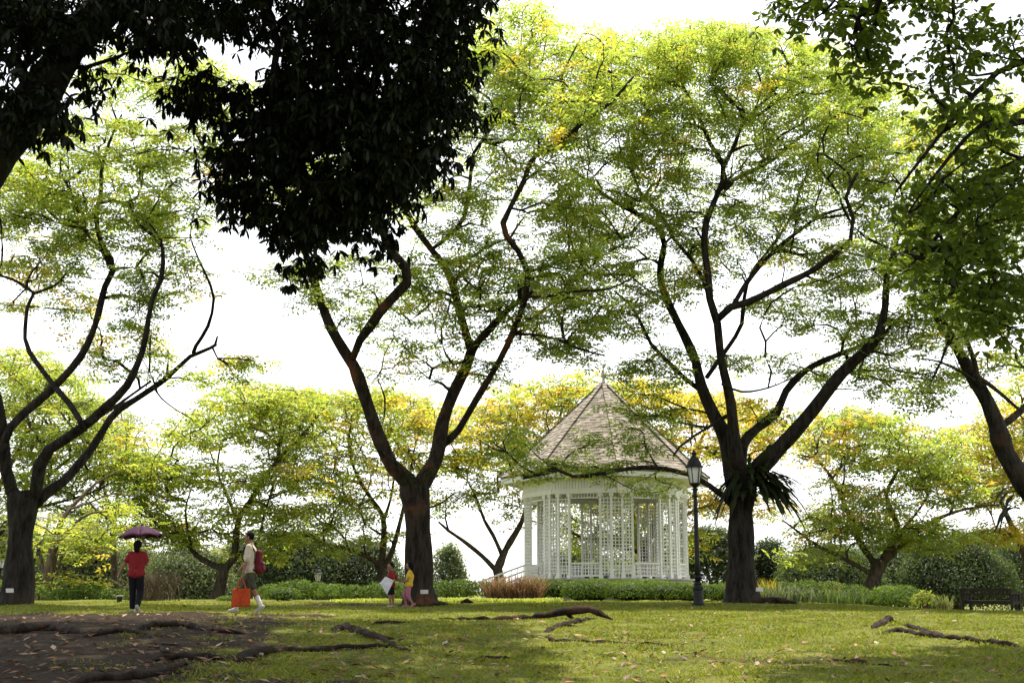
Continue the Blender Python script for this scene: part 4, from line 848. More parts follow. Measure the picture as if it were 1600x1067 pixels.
    for k in range(8):
        b = MB(); u = V(k,1)-(cx,cy_,0); w_ = V(k+1,1)-(cx,cy_,0)
        for r in range(rows):
            r0,z0 = prof(r/rows); r1,z1 = prof(min(1,(r+1.25)/rows)); n = max(1, int(round(r0*.765/.21)))
            cuts = np.linspace(0,1,n+1); cuts[1:-1] += rng.uniform(-.25,.25,n-1)/n
            nn = (u+w_); nn[2] = 1.3; nn /= np.linalg.norm(nn)
            for i in range(n):
                a0, a1 = cuts[i]+.012/n, cuts[i+1]-.012/n; lift = .013+.012*rng.random(); dz = rng.uniform(-.012,.012)
                A = np.array((cx,cy_,z0+dz))+r0*(u+(w_-u)*a0); B = np.array((cx,cy_,z0+dz))+r0*(u+(w_-u)*a1); C_ = np.array((cx,cy_,z1))+r1*(u+(w_-u)*a1); D_ = np.array((cx,cy_,z1))+r1*(u+(w_-u)*a0)
                o = nn*lift; VV = [A+o,B+o,C_+nn*.006,D_+nn*.006,A-nn*.01,B-nn*.01]
                b.add(VV, [(0,1,2,3),(4,5,1,0)], [(0,3,4),(1,5,2)], c=mixcol(SH,1)[0]*rng.uniform(.8,1.2))
        b.build('shingles', M['shingle'], t, tint=True, kind='stuff')
        b = MB(); q0 = [V(k,1)-(cx,cy_,0)]
        for r in range(26):
            r0,z0 = prof(r/26); r1,z1 = prof((r+1.15)/26 if r<25 else 1)
            p0 = np.array((cx,cy_,z0+.05))+q0[0]*(r0+.02); p1 = np.array((cx,cy_,z1+.03))+q0[0]*(r1+.01); b.beam(p0, p1, .17, .03, col=mixcol(SH,1)[0]*1.1)
        b.build('hip_cap', M['shingle'], t, tint=True)
    b = MB(); b.lathe((cx,cy_,0), [(.16,zA-.1),(.18,zA),(.07,zA+.08),(.05,zA+.2),(.11,zA+.3),(.05,zA+.42),(.03,zA+.55),(.008,zA+.85)], 10); b.build('finial', M['shingle'], t, tint=True, smooth=True)
    # steps with handrails on the left
    m = (V(6,RC)+V(7,RC))/2; out = m-np.array((cx,cy_,0)); out /= np.linalg.norm(out); sd_ = np.array((-out[1],out[0],0)); zg = float(gz(m[0],m[1]))
    for i in range(5):
        b = MB(); z1 = FL-.02-(i+1)*(FL-zg)/6; s = m+out*(.30+.30*i+.15); b.box((s[0],s[1],(z1+zg-.1)/2), (.296,1.3,z1-zg+.1), rotz(math.atan2(out[1],out[0]))); b.build('step', M['concrete'], t)
    for sg in (-1,1):
        b = MB(); a = m+sd_*sg*.72+out*.12; e = m+sd_*sg*.72+out*1.95
        b.beam((*a[:2],zR), (*e[:2],zR-FL+zg+.18), .07, .06); b.beam((*a[:2],FL+.12), (*e[:2],zg+.3), .06, .05)
        for i in range(7): s = a+(e-a)*(i+.5)/7; zt = zR+(zg+.18-FL)*(i+.5)/7; b.box((s[0],s[1],zt-.26), (.03,.03,.5))
        b.box((e[0],e[1],zg+.36), (.1,.1,.85)); b.build('stair_rail', M['white'], t)
bandstand()

# ---------------------------------------------------------------- street furniture
def mat_glass():
    m, nt, b = newmat('frosted_glass'); b.inputs['Base Color'].default_value=(.75,.78,.75,1); b.inputs['Roughness'].default_value=.5; b.inputs['Transmission Weight'].default_value=.45; b.inputs['IOR'].default_value=1.2; return m
M['glass'] = mat_glass()
def lamp(px, d, label, zb=None, dx=0):
    g = on_ground(px, d); 
    if zb is not None: g[2] = zb
    t = thing('lamp_post', g, label, 'street lamp', 'old-style lamp posts'); c = g.copy()
    b = MB(); b.lathe(c, [(.17,-.1),(.17,.08),(.14,.12),(.125,.42),(.15,.45),(.15,.5),(.10,.56),(.11,.60),(.075,.64)], 12); b.build('base', M['iron'], t)
    b = MB(); b.lathe(c, [(.075,.62),(.07,1.2),(.06,2.4),(.05,3.0),(.048,3.2)], 12); b.build('pole', M['iron'], t, smooth=True)
    b = MB()
    for z,r in ((.78,.1),(2.55,.075),(2.95,.09),(3.12,.08)): b = MB(); b.lathe(c, [(r*.7,z-.035),(r,z-.015),(r,z+.015),(r*.7,z+.035)], 12); b.build('collar', M['iron'], t)
    b = MB(); b.lathe(c, [(.05,3.18),(.12,3.24),(.15,3.27),(.15,3.30)], 8); b.build('cradle', M['iron'], t)
    z0, z1, r0, r1 = 3.30, 3.74, .14, .215
    b = MB(); b.lathe(c, [(r0-.015,z0+.01),(r1-.015,z1-.01)], 6); b.build('glass_panes', M['glass'], t)
    b = MB()
    for k in range(6):
        a = k*math.pi/3; b.beam(c+(r0*math.cos(a),r0*math.sin(a),z0), c+(r1*math.cos(a),r1*math.sin(a),z1), .02, .02)
    b.lathe(c, [(r1+.0,z1-.012),(r1+.04,z1-.01),(r1+.04,z1+.02),(r1*.98,z1+.045),(r1*.8,z1+.16),(r1*.45,z1+.26),(.05,z1+.30),(.05,z1+.34),(.075,z1+.37),(.03,z1+.42),(.008,z1+.50)], 12); b.build('lantern_cap', M['iron'], t)
    return t
lamp(1091, 33.5, 'tall black lamp post with a six-sided lantern before the bandstand')
lamp(-3, 58, 'half hidden lamp at the frame edge beside the leftmost trunk', zb=1.75-3.55)
lamp(496, 74, 'small distant lantern poking above the leafy bushes', zb=1.2-3.5)
def sign(px, d, label):
    g = on_ground(px, d); t = thing('name_plate', g, label, 'sign', 'tree name plates')
    b = MB(); b.box(g+(0,0,.14), (.018,.012,.44)); b.build('stake', M['iron'], t)
    b = MB(); R = np.array([[1,0,0],[0,.94,-.34],[0,.34,.94]]); b.box(g+(0,-.02,.41), (.20,.012,.105), R); b.build('plate', M['white'], t)
sign(663, 32.3, 'white name plate on a stake at the trunk behind the children')
sign(15, 32.5, 'white name plate on a stake at the leftmost trunk')
sign(1187, 34.5, 'white name plate on a stake at the foot of the great fern-bearing tree')
def bench():
    d = 38.; g = on_ground(1540, d); t = thing('park_bench', g, 'dark slatted wooden park bench seen from behind at an angle', 'bench')
    a = math.radians(-47); R = rotz(a); W_ = 1.62; H=.80
    def W(p): return g + R @ np.asarray(p, float)
    def bx(b, c, s): b.box(W(c), s, R)
    for i in range(6):
        b = MB(); bx(b, (0, .10+.075*i, .42), (W_,.06,.025)); b.build('seat_slat', M['wood_dark'], t)
    for z in (.62, H-.04):
        b = MB(); bx(b, (0,.02-(z-.45)*.18,z), (W_-.10,.04,.09 if z>.7 else .06)); b.build('back_rail', M['wood_dark'], t)
    for i in range(13):
        b = MB(); b.beam(W((-W_/2+.12+i*(W_-.24)/12, -.02, .645)), W((-W_/2+.12+i*(W_-.24)/12, -.045, H-.09)), .05, .02, up=R@np.array((0,1.,0))); b.build('back_slat', M['wood_dark'], t)
    for sx in (-1,1):
        x = sx*(W_/2-.03)
        b = MB(); b.beam(W((x,.05,-.03)), W((x,.04,.45)), .07,.06, up=(0,1,0)); b.beam(W((x,.04,.44)), W((x,-.06,H+.02)), .07,.06, up=(0,1,0)); b.build('leg', M['wood_dark'], t)
        b = MB(); bx(b,(x,.56,.30),(.07,.07,.66)); b.build('leg', M['wood_dark'], t)
        b = MB(); bx(b,(x,.28,.645),(.09,.66,.04)); b.build('armrest', M['wood_dark'], t)
        for q in range(4):
            b = MB(); bx(b,(x,.14+.1*q,.50),(.025,.045,.25)); b.build('side_slat', M['wood_dark'], t)
        b = MB(); bx(b,(x,.30,.365),(.05,.5,.07)); bx(b,(x,.30,.14),(.045,.45,.05)); b.build('side_rail', M['wood_dark'], t)
    b = MB(); bx(b,(0,.535,.365),(W_-.13,.03,.07)); bx(b,(0,.07,.365),(W_-.13,.03,.07)); b.build('apron', M['wood_dark'], t)
bench()
def drum():
    g = on_ground(187, 36.5); t = thing('pot', g, 'small dark drum with a pale rim standing by the bare bush', 'pot'); b = MB(); b.lathe(g, [(.07,-.02),(.085,.16),(.09,.17)], 14); b.build('body', M['iron'], t)
    b = MB(); b.lathe(g, [(.098,.165),(.10,.20),(.085,.205),(.07,.17)], 14); b.build('rim', M['concrete'], t)
drum()

# ---------------------------------------------------------------- surface roots and sticks
def root(label, pts, wpx, d0=None, name='surface_root', cat='root', flat=.75, col='root', sink=.25):
    """pts: photograph pixels of the root's centre line where it lies on the ground"""
    rows = []
    n = len(pts)
    for k,(px,py) in enumerate(pts):
        wv = np.interp(k/(n-1), np.linspace(0,1,len(wpx)), wpx); d = dG(py + (wv*.35), px) if d0 is None else np.interp(k/(n-1), np.linspace(0,1,len(d0)), d0)
        p = P(px,py,d); r = wv/2*S(d); z = max(p[2], float(gz(p[0],d))+r*.25-.01) if d0 is not None else float(gz(p[0],d))+r*(1-2*sink)
        rows.append((p[0],d,z,r))
    s = smoothline(rows, .12); tt = np.linspace(0,1,len(s)); rr = s[:,3]*(1+.14*np.sin(np.arange(len(s))*.9+pts[0][0])+.09*np.sin(np.arange(len(s))*2.3)+.07*rng.standard_normal(len(s)))*np.clip(np.minimum(tt,1-tt)*9+.25,0,1); q = s[:,:3].copy(); q += rng.normal(0,.012,q.shape)
    q[:,2] -= np.clip(.12-np.minimum(tt,1-tt),0,1)*.35
    b = MB(); b.tube(q, rr, 10); v = b.v[0]; k = np.r_[np.repeat(np.arange(len(q)),10), 0, len(q)-1]; v[:,2] = q[k,2]+(v[:,2]-q[k,2])*.72; v += rng.normal(0,1,v.shape)*(rr[k]*.07)[:,None]
    for _s in range(2):
        j = int(rng.uniform(.25,.8)*len(q)); a = rng.choice([-1,1]); e = q[j]+np.array((rng.uniform(.15,.5), a*rng.uniform(.1,.5), 0)); e[2] = float(gz(e[0],e[1]))-.02; mm = (q[j]+e)/2+rng.normal(0,.05,3)*np.array((1,1,.2)); b.tube(smoothline([q[j], mm, e], .1), np.linspace(rr[j]*.6, .006, len(smoothline([q[j], mm, e], .1))), 6)
    o = b.build(name, M[col], loc=(rows[0][0],rows[0][1],rows[0][2]), smooth=True); tag(o, label, cat, 'tree roots lying bare on the ground'); return o
root('thickest reddish root humping out of the grass, at the picture middle', [(655,975),(700,973),(745,972),(790,968),(840,962),(885,955),(920,952),(945,959),(958,964)], [5,8,10,12,14,17,18,15,6], d0=[23.5,23.2,22.8])
root('thin pale root just below the right end of the thickest root', [(848,993),(862,982),(885,973),(910,969),(935,964)], [5,9,10,8,5])
root('long thin root running right across the grass from the pale one', [(850,990),(866,1000),(900,1000),(950,1003),(1010,1005),(1070,1006)], [6,8,6,4,2])
root('forked mossy root with a raised elbow, left of the thickest root', [(520,985),(532,979),(548,981),(575,990),(600,998),(625,1012),(650,1022)], [9,17,16,14,12,6,3])
root('long dark root in shade running towards the elbow root', [(370,1028),(400,1018),(440,1013),(490,1014),(540,1010),(590,1008),(615,1004)], [14,20,15,13,12,9,5])
root('dark root along the far edge of the bare soil', [(205,982),(240,976),(275,974),(300,977),(345,984),(405,988)], [8,13,15,12,10,5])
root('broad dark root at the left frame edge', [(-20,985),(30,981),(80,978),(115,985),(150,990)], [22,20,17,15,6])
root('low brown root lying between the two dark edge roots', [(120,994),(150,987),(190,984),(230,990),(250,1010),(262,1022)], [10,14,12,9,8,4])
root('short mossy root in shade before the long dark one', [(235,1030),(270,1024),(320,1026),(360,1027)], [8,14,13,6])
root('wide flat root at the bottom edge of the bare soil', [(110,1066),(160,1056),(210,1055),(270,1042),(300,1035)], [16,20,16,10,5])
root('slim root in the grass above the elbow root', [(575,974),(600,972),(628,975)], [5,8,4])
root('dark root in shade of the right-hand lawn', [(1365,991),(1400,984),(1440,989),(1490,996),(1550,1002),(1610,1010)], [5,11,13,11,10,8])
root('twisted pale root beside the dark shaded root', [(1405,973),(1420,977),(1440,984),(1465,992),(1500,1000)], [5,8,8,6,3])
root('reddish broken stick root standing out of the sunny grass', [(1360,981),(1372,974),(1385,968),(1392,964)], [8,11,11,12])
root('thin brown root low on the sunny lawn', [(1275,1028),(1310,1031),(1340,1032),(1400,1042)], [4,7,9,4])
root('short thin root near the middle bottom of the lawn', [(735,1027),(775,1026),(810,1028)], [4,7,3])
root('arched root knee beside the foot of the great tree', [(1178,941),(1200,937),(1225,939),(1250,945)], [12,13,11,5], d0=[35.3,35])
root('low root in front of lime ground cover by the forked tree', [(716,942),(730,938),(742,940)], [5,7,4], d0=[35.5,35.5])
# ---------------------------------------------------------------- people
def mat_cloth(name, c, rough=.85):
    c = np.array(c); return mat_noise(name, tuple(c*.8), tuple(c*1.15), 14, rough, .25, spec=.15)
M['skin'] = mat_noise('skin', (.22,.11,.065), (.27,.14,.085), 10, .55, .02)
M['hair'] = mat_noise('black_hair', (.004,.003,.003), (.009,.008,.007), 40, .8, .1, spec=.1)
M['red'] = mat_cloth('red_shirt', (.21,.018,.022)); M['navy'] = mat_cloth('dark_trousers', (.008,.008,.012)); M['cream'] = mat_cloth('cream_shirt', (.50,.44,.34)); M['olive'] = mat_cloth('olive_shorts', (.06,.06,.04))
M['maroon'] = mat_cloth('maroon_pack', (.10,.008,.014), .6); M['orange'] = mat_cloth('orange_bag', (.42,.055,.012), .6); M['sock'] = mat_cloth('white_sock', (.62,.58,.58)); M['shoe'] = mat_cloth('grey_shoe', (.35,.34,.33)); M['yellow'] = mat_cloth('yellow_shirt', (.55,.38,.04)); M['pink'] = mat_cloth('pink_trousers', (.33,.12,.17)); M['paper'] = mat_cloth('white_paper', (.62,.62,.66)); M['plum'] = mat_cloth('plum_umbrella', (.04,.009,.034), .75); M['steel'] = mat_noise('steel', (.4,.4,.4),(.5,.5,.5),10,.35); M['darkred'] = mat_cloth('dark_red_top', (.22,.018,.022)); M['pale'] = mat_cloth('pale_patch', (.5,.45,.5)); M['eye'] = mat_noise('eye', (.01,.01,.01),(.015,.012,.01),10,.2); M['lip'] = mat_noise('lip', (.25,.08,.07),(.28,.09,.08),10,.5)
def solid(b, name, m, parent, vox=.011, smooth=3):
    """one continuous skin over overlapping shapes"""
    o = b.build(name, m, parent, smooth=True)
    r = o.modifiers.new('skin', 'REMESH'); r.mode = 'VOXEL'; r.voxel_size = vox; r.use_smooth_shade = True
    if smooth: s = o.modifiers.new('soft', 'SMOOTH'); s.iterations = smooth; s.factor = .5
    dg = bpy.context.evaluated_depsgraph_get(); me = bpy.data.meshes.new_from_object(o.evaluated_get(dg)); old = o.data; o.modifiers.clear(); o.data = me; bpy.data.meshes.remove(old); me.name = name
    return o
def unit(v): v = np.asarray(v, float); return v/np.linalg.norm(v)
def hand(b, wrist, dirn, palm_n, s=1., curl=.5):
    """palm, four unequal bent fingers, thumb from the side of the palm"""
    d = unit(dirn); n = unit(palm_n - d*np.dot(palm_n,d)); sidev = np.cross(d, n)
    for k in (-1,-.33,.33,1): b.capsule(wrist+sidev*.022*k*s*.6, wrist+d*.085*s+sidev*.030*k*s, .014*s, .012*s, 8)
    for k,L in zip((-1,-.33,.33,1),(.055,.072,.078,.068)):
        p0 = wrist+d*.085*s+sidev*.033*k*s; d1 = unit(d+n*curl*.6); p1 = p0+d1*L*.5*s; d2 = unit(d+n*curl*1.8); p2 = p1+d2*L*.38*s; d3 = unit(d+n*curl*3); p3 = p2+d3*L*.28*s
        b.capsule(p0,p1,.0095*s,.009*s,8); b.capsule(p1,p2,.009*s,.0083*s,8); b.capsule(p2,p3,.0083*s,.0075*s,8)
    t0 = wrist+d*.03*s+sidev*.026*s; t1 = t0+unit(sidev+d*.8+n*.3)*.045*s; t2 = t1+unit(sidev*.3+d+n*.5)*.035*s
    b.capsule(t0,t1,.013*s,.011*s,8); b.capsule(t1,t2,.011*s,.009*s,8)
def person(label, base, J, Hh, face, shirt, trou, trou_to, sleeve=.55, shoe='shoe', sock=None, hairlen=0., kid=False, palms=(None,None), curl=.5, skirt=False, build_=1.):
    """J: joints relative to the base, metres. face: direction the head looks."""
    g = np.asarray(base, float); J = {k: g+np.asarray(v, float) for k,v in J.items()}
    t = thing('person', g, label, 'person'); B = build_; b = MB(); f = unit(face); up = np.array((0,0,1.)); sidev = np.cross(up, f)
    hr = Hh/2
    hc = J['head']; R = np.stack([sidev, f, up],1)
    def limb(a,c,r0,r1): b.capsule(J[a], J[c], r0*B, r1*B, 12)
    b.ball(hc, (hr*.68, hr*.84, hr), R, 16, 12); b.ball(hc+f*hr*.28-up*hr*.42, (hr*.5,hr*.52,hr*.55), R)
    b.capsule(hc+f*hr*.82+up*hr*.08, hc+f*hr*1.0-up*hr*.18, .008*hr/.11, .014*hr/.11, 8)
    for sg in (-1,1): b.ball(hc+sidev*sg*hr*.70-f*hr*.05-up*hr*.05, (hr*.09,hr*.16,hr*.26), R, 8, 6)
    b.capsule(J['neck'], hc-up*hr*.5-f*hr*.1, .052*B, .048*B)
    sl, sr, hl, hr_ = J['shl'], J['shr'], J['hipl'], J['hipr']; ch = (sl+sr)/2; pv = (hl+hr_)/2; wa = ch*.42+pv*.58
    b.capsule(ch-(0,0,.10), wa, .115*B, .098*B, 14); b.capsule(sl*.75+ch*.25-(0,0,.06), hl*.7+wa*.3, .075*B, .085*B); b.capsule(sr*.75+ch*.25-(0,0,.06), hr_*.7+wa*.3, .075*B, .085*B); b.capsule(sl,sr,.055*B,.055*B); b.capsule(hl+(0,0,.03),hr_+(0,0,.03),.09*B,.09*B); b.capsule(ch, J['neck'], .06*B,.05*B)
    for s in 'lr':
        limb('sh'+s,'el'+s,.047,.037); limb('el'+s,'wr'+s,.037,.025); limb('hip'+s,'kn'+s,.082,.053); limb('kn'+s,'an'+s,.053,.036)
        calf = J['kn'+s]*.68+J['an'+s]*.32; b.ball(calf, (.052*B,.056*B,.09*B))
        b.capsule(J['an'+s], J['toe'+s], .038*B, .03*B)
    for s,pn in zip('lr', palms):
        dv = J.get('ha'+s, J['wr'+s]*2-J['el'+s])-J['wr'+s]; hand(b, J['wr'+s], dv, np.asarray(pn if pn is not None else f, float), 1. if not kid else .72, curl)
    solid(b, 'body', M['skin'], t, .014)
    h = MB(); h.ball(hc+up*hr*.13-f*hr*.12, (hr*(.76+hairlen*3), hr*.88, hr*.94), R, 14, 10)
    if hairlen: h.capsule(hc-f*hr*.45+up*hr*.1, hc-f*hr*.6-up*(hr*.5+hairlen), hr*.78, hr*.6); h.capsule(hc-f*hr*.25+up*hr*.1, hc-f*hr*.3-up*hairlen*.6-up*hr*.2, hr*.70, hr*.6)
    # keep the face free
    o = solid(h, 'hair', M['hair'], t, .012, 2); me = o.data
    for v in me.vertices:
        p = np.array(v.co)+g-hc; q = np.dot(p,f); zz = np.dot(p,up)
        if q > hr*.25 and zz < hr*.45: v.co = Vector(np.array(v.co)-f*(q-hr*.25))
    e = MB()
    for sg in (-1,1): e.ball(hc+sidev*sg*hr*.30+f*hr*.77+up*hr*.06, hr*.085, None, 8, 6)
    e.build('eyes', M['eye'], t, smooth=True)
    e = MB(); e.capsule(hc+f*hr*.78-up*hr*.47+sidev*hr*.2, hc+f*hr*.78-up*hr*.47-sidev*hr*.2, hr*.06, hr*.06, 6); e.build('mouth', M['lip'], t, smooth=True)
    c = MB(); k = .020
    c.capsule(ch-(0,0,.09), wa, .115*B+k, .105*B+k, 16); c.capsule(sl*.78+ch*.22-(0,0,.05), hl*.75+wa*.25+(0,0,.02), .066*B+k, .088*B+k); c.capsule(sr*.78+ch*.22-(0,0,.05), hr_*.75+wa*.25+(0,0,.02), .066*B+k, .088*B+k); c.capsule(sl*.85+ch*.15-(0,0,.01),J['neck']-(0,0,.05),.052*B+k*.8,.06*B); c.capsule(sr*.85+ch*.15-(0,0,.01),J['neck']-(0,0,.05),.052*B+k*.8,.06*B); c.capsule(hl*.9+hr_*.1+(0,0,.03),hr_*.9+hl*.1+(0,0,.03),.122*B+k*.5,.122*B+k*.5)
    c.capsule(ch, J['neck']-(0,0,.02), .07*B,.062*B)
    for s in 'lr': c.capsule(J['sh'+s], J['sh'+s]+(J['el'+s]-J['sh'+s])*sleeve, .05*B+k, .05*B+k)
    solid(c, 'shirt', M[shirt], t, .013)
    c = MB(); c.capsule(hl+(0,0,.06),hr_+(0,0,.06),.10*B,.10*B)
    for s in 'lr':
        if trou_to <= 1: c.capsule(J['hip'+s], J['hip'+s]+(J['kn'+s]-J['hip'+s])*trou_to, .094*B, (.094+(.075-.094)*trou_to)*B)
        else: c.capsule(J['hip'+s], J['kn'+s], .098*B, .082*B); c.capsule(J['kn'+s], J['kn'+s]+(J['an'+s]-J['kn'+s])*(trou_to-1), .082*B, .07*B)
    if skirt: c.capsule(pv, pv-(0,0,.2), .13*B, .16*B)
    solid(c, 'skirt' if skirt else 'trousers', M[trou], t, .013)
    for s in 'lr':
        if sock:
            q = MB(); q.capsule(J['an'+s], J['an'+s]+(J['kn'+s]-J['an'+s])*.55, .043*B, .058*B); q.build('sock', M[sock], t, smooth=True)
        q = MB(); an, toe = J['an'+s], J['toe'+s]; heel = an+unit(an-toe)*.035-(J['kn'+s]-an)*.10
        q.capsule(heel, toe, .044*B, .040*B); q.capsule(an-(J['kn'+s]-an)*.04, (an+toe)/2, .042*B,.042*B); solid(q, 'shoe', M[shoe], t, .012)
    return t, J
# woman walking away under the umbrella
gW = on_ground(211, 27.4)
JW = dict(head=(0,-.01,1.475), neck=(0,0,1.36), shl=(-.15,0,1.27), shr=(.15,.01,1.27), ell=(-.275,-.03,1.05), wrl=(-.385,.02,.845), elr=(.215,.06,1.05), wrr=(.10,.24,1.13), har=(.09,.27,1.19), hipl=(-.09,0,.83), hipr=(.09,0,.83), knl=(-.075,.06,.45), anl=(-.065,.08,.085), toel=(-.075,.22,.045), knr=(.10,.05,.44), anr=(.125,-.20,.15), toer=(.12,-.12,.04))
tW, jW = person('woman in red shirt and dark trousers walking away under a plum umbrella', gW, JW, .215, (0,1,0), 'red', 'navy', 1.88, sleeve=.6, hairlen=.05, palms=((1,.3,0),(-1,0,0)), curl=.6, build_=.92)
def umbrella():
    ap = gW+np.array((.02,.10,1.90)); t = thing('umbrella', gW+(.10,.27,1.1), 'open plum umbrella shading the walking woman', 'umbrella'); tilt = np.array((-.06,.02,1.)); tilt /= np.linalg.norm(tilt)
    X = unit(np.cross((0,1,0),tilt)); Y = np.cross(tilt, X)
    n = 8; R_ = .53; H_ = .27
    def pt(a, s): 
        return ap + (X*math.cos(a)+Y*math.sin(a))*(R_*s) - tilt*(H_*(s**1.75))
    for k in range(n):
        a0 = k*2*math.pi/n+.2; a1 = a0+2*math.pi/n; b = MB(); m, q = 6, 6; V=[]
        for i in range(m+1):
            s = (i/m)*.985+.015
            for j in range(q+1):
                u = j/q; c_ = 4*u*(1-u); p0, p1 = pt(a0,s), pt(a1,s); p = p0+(p1-p0)*u + tilt*(.035*s*c_*(1 if i<m else .9)) + ((p0+p1)/2-ap)*(-.035*c_*s*(i==m)); V.append(p)
        i = np.arange(m)[:,None]*(q+1); j = np.arange(q)[None,:]; Q = np.stack([i+j,i+j+1,i+q+2+j,i+q+1+j],-1).reshape(-1,4)
        b.add(V,Q); o = b.build('canopy_panel', M['plum'], t, smooth=True); o.modifiers.new('thickness','SOLIDIFY').thickness = .003
        b = MB(); b.tube([pt(a0,s)-tilt*.006 for s in (.03,.35,.7,1.0)], .003, 5); b.tube([ap-tilt*.30+(pt(a0,.02)-ap)*.5, pt(a0,.5)-tilt*.008], .0025, 4); b.build('rib', M['steel'], t)
    grip = gW+np.array((.10,.27,1.06)); 
    b = MB(); b.tube([ap+tilt*.05, ap-tilt*.2, grip+(0,0,.1)], .006, 8); b.build('shaft', M['steel'], t)
    b = MB(); b.tube([grip+(0,0,.16), grip+(0,0,.02), grip-(0,0,.03)], [.014,.016,.013], 8); b.build('handle', M['iron'], t)
    b = MB(); b.lathe(ap+tilt*.0, [(.02,-.01),(.016,.02),(.006,.06)], 8); b.build('tip', M['iron'], t)
umbrella()
# man striding left
gM = on_ground(388, 26.6)
JM = dict(head=(-.035,0,1.625), neck=(.0,0,1.48), shl=(.01,-.19,1.40), shr=(.01,.19,1.40), ell=(-.02,-.25,1.10), wrl=(-.075,-.26,.85), hal=(-.09,-.26,.76), elr=(-.10,.24,1.13), wrr=(-.26,.22,.92), hipl=(.02,-.09,.90), hipr=(.02,.09,.90), knl=(.13,-.09,.50), anl=(.30,-.09,.16), toel=(.21,-.09,.05), knr=(-.16,.09,.50), anr=(-.28,.10,.10), toer=(-.41,.10,.06))
tM, jM = person('man in cream shirt and olive shorts striding left with backpack and orange bag', gM, JM, .235, (-1,0,-.05), 'cream', 'olive', .86, sleeve=.85, sock='sock', shoe='shoe', palms=((-1,.2,0),(-1,0,0)), curl=.9)
def backpack():
    p0 = gM+np.array((.235,0,1.10)); t = thing('backpack', p0, 'maroon backpack on the back of the striding man', 'backpack')
    b = MB(); b.capsule(p0+(-.03,-.08,-.17), p0+(-.04,-.07,.19), .085,.06); b.capsule(p0+(-.03,.08,-.17), p0+(-.04,.07,.19), .085,.06); b.capsule(p0+(-.01,-.06,-.19), p0+(-.01,.06,-.19), .09,.09); solid(b, 'pack', M['maroon'], t, .014)
    b = MB(); b.capsule(p0+(.05,-.06,-.17), p0+(.035,-.06,-.03), .05,.04); b.capsule(p0+(.05,.06,-.17), p0+(.035,.06,-.03), .05,.04); b.capsule(p0+(.05,0,-.17), p0+(.035,0,-.03), .055,.04); solid(b, 'pocket', M['maroon'], t, .012)
    for sy in (-1,1):
        b = MB(); y = sy*.145
        q = smoothline([p0+(-.10,y,.20), gM+(.02,y,1.475), gM+(-.09,y,1.40), gM+(-.135,y,1.24), gM+(-.09,y*1.15,1.10), p0+(-.08,y,-.20)], .04); b.tube(q, .017, 6); b.build('strap', M['iron'], t, smooth=True)
    b = MB(); b.tube(smoothline([p0+(-.04,-.04,.24), p0+(-.03,0,.285), p0+(-.04,.04,.24)], .02), .008, 6); b.build('carry_loop', M['iron'], t)
    b = MB(); b.box(p0+(.082,-.03,-.03), (.012,.13,.02)); b.build('reflective_strip', M['pale'], t)
backpack()
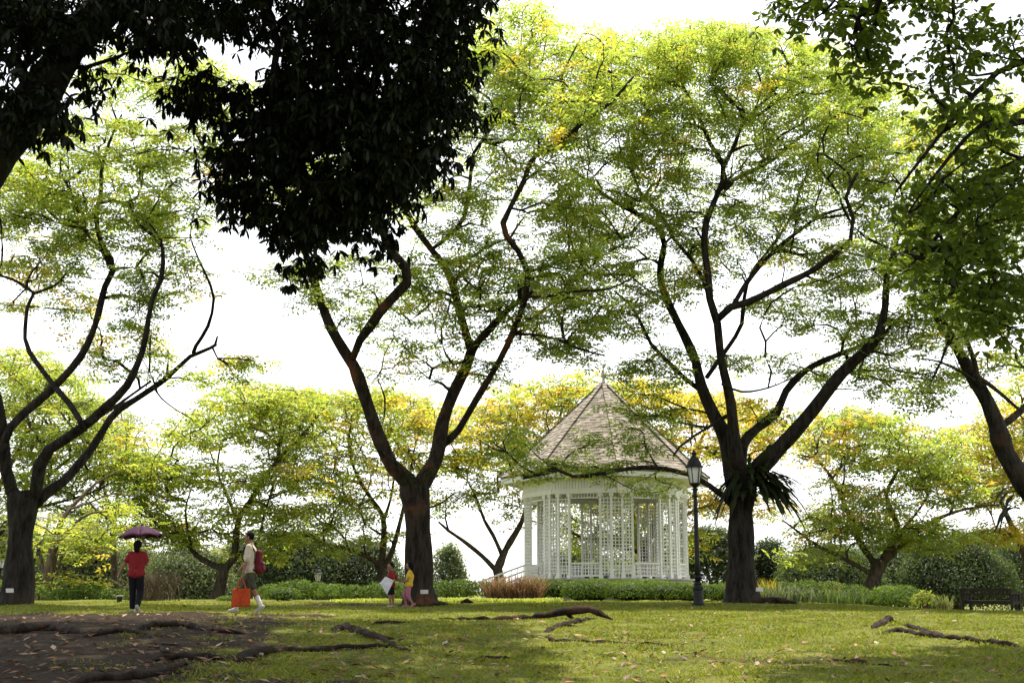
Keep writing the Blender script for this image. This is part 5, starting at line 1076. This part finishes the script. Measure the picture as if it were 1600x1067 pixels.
def tote():
    h = gM+np.array((-.095,-.27,.70)); t = thing('tote_bag', h-(0,0,.55), 'orange tote bag hanging from the hand of the striding man', 'bag')
    c = h+np.array((-.005,0,-.355)); W_, Hh_, D_ = .40, .37, .10
    n = 10; V=[]; Q=[]
    for i in range(n+1):
        zz = i/n
        for a in range(16):
            th = a*2*math.pi/16; w_ = W_/2*(1-.06*zz+.02*math.sin(5*zz)); d_ = D_/2*(.9-.5*zz)
            V.append(c+(np.sign(math.cos(th))*abs(math.cos(th))**.35*w_+.012*zz, np.sign(math.sin(th))*abs(math.sin(th))**.7*d_+.006*math.sin(a*2.3+zz*7), (zz-.5)*Hh_-.015*math.sin(th*2)*(1-zz)))
    for i in range(n):
        for a in range(16): Q.append((i*16+a, i*16+(a+1)%16, (i+1)*16+(a+1)%16, (i+1)*16+a))
    b = MB(); b.add(V,Q, [(0,k+1,k) for k in range(1,15)]); o = b.build('bag_body', M['orange'], t, smooth=True); o.modifiers.new('thickness','SOLIDIFY').thickness=.004
    for sy in (-1,1):
        b = MB(); q = smoothline([c+(-.09,sy*.02,Hh_/2-.05), c+(-.07,sy*.018,Hh_/2+.06), h+(-.012,sy*.01,0.02), h+(.012,sy*.01,.02), c+(.08,sy*.018,Hh_/2+.06), c+(.10,sy*.02,Hh_/2-.05)], .02); b.tube(q, .011, 6); b.build('strap', M['orange'], t, smooth=True)
    b = MB(); b.box(c+(0.005,-.058,-.0), (.012,.006,.33)); b.build('seam', M['orange'], t)
tote()
# children
gB = on_ground(611, 32.2)
JB = dict(head=(-.03,0,1.06), neck=(0,0,.945), shl=(-.02,-.125,.885), shr=(.0,.13,.885), ell=(.10,-.17,.70), wrl=(-.02,-.22,.62), hal=(-.09,-.22,.585), elr=(.16,.12,.72), wrr=(.30,.08,.66), hipl=(0,-.065,.56), hipr=(0,.065,.56), knl=(-.02,-.065,.30), anl=(-.01,-.07,.06), toel=(-.11,-.09,.03), knr=(.04,.065,.31), anr=(.06,.065,.06), toer=(-.03,.07,.03))
tB, jB = person('child in dark red top and navy shorts hugging a white sheet of paper', gB, JB, .20, (-.75,-.65,-.1), 'darkred', 'navy', .7, sleeve=.6, shoe='shoe', kid=True, build_=.78, curl=.6)
gG = on_ground(637, 32.0)
JG = dict(head=(.03,0,1.08), neck=(.05,0,.955), shl=(.05,-.125,.895), shr=(.05,.125,.895), ell=(.0,-.16,.70), wrl=(-.15,-.12,.66), elr=(-.03,.15,.70), wrr=(-.17,.10,.66), hipl=(.03,-.065,.57), hipr=(.03,.065,.57), knl=(.01,-.065,.31), anl=(.15,-.07,.10), toel=(.08,-.075,.03), knr=(-.09,.065,.32), anr=(-.04,.065,.07), toer=(-.14,.065,.03))
tG, jG = person('girl in yellow shirt and pink trousers stepping towards the other child', gG, JG, .20, (-1,-.05,-.15), 'yellow', 'pink', 1.25, sleeve=.5, shoe='pink', kid=True, build_=.78, hairlen=.03, curl=.5, palms=((0,0,1),(0,0,1)))
def paper():
    p = gB+np.array((-.10,-.25,.60)); t = thing('paper_sheet', p, 'white sheet of paper held by the child in red', 'paper'); b = MB()
    V = [p+(-.17,-.02,.03), p+(-.03,-.03,.20), p+(.19,-.02,.10), p+(.02,-.02,-.26), p+(-.02,-.045,0)]
    b.add(V, None, [(0,4,1),(1,4,2),(2,4,3),(3,4,0)]); o = b.build('sheet', M['paper'], t); o.modifiers.new('thickness','SOLIDIFY').thickness=.004
paper()
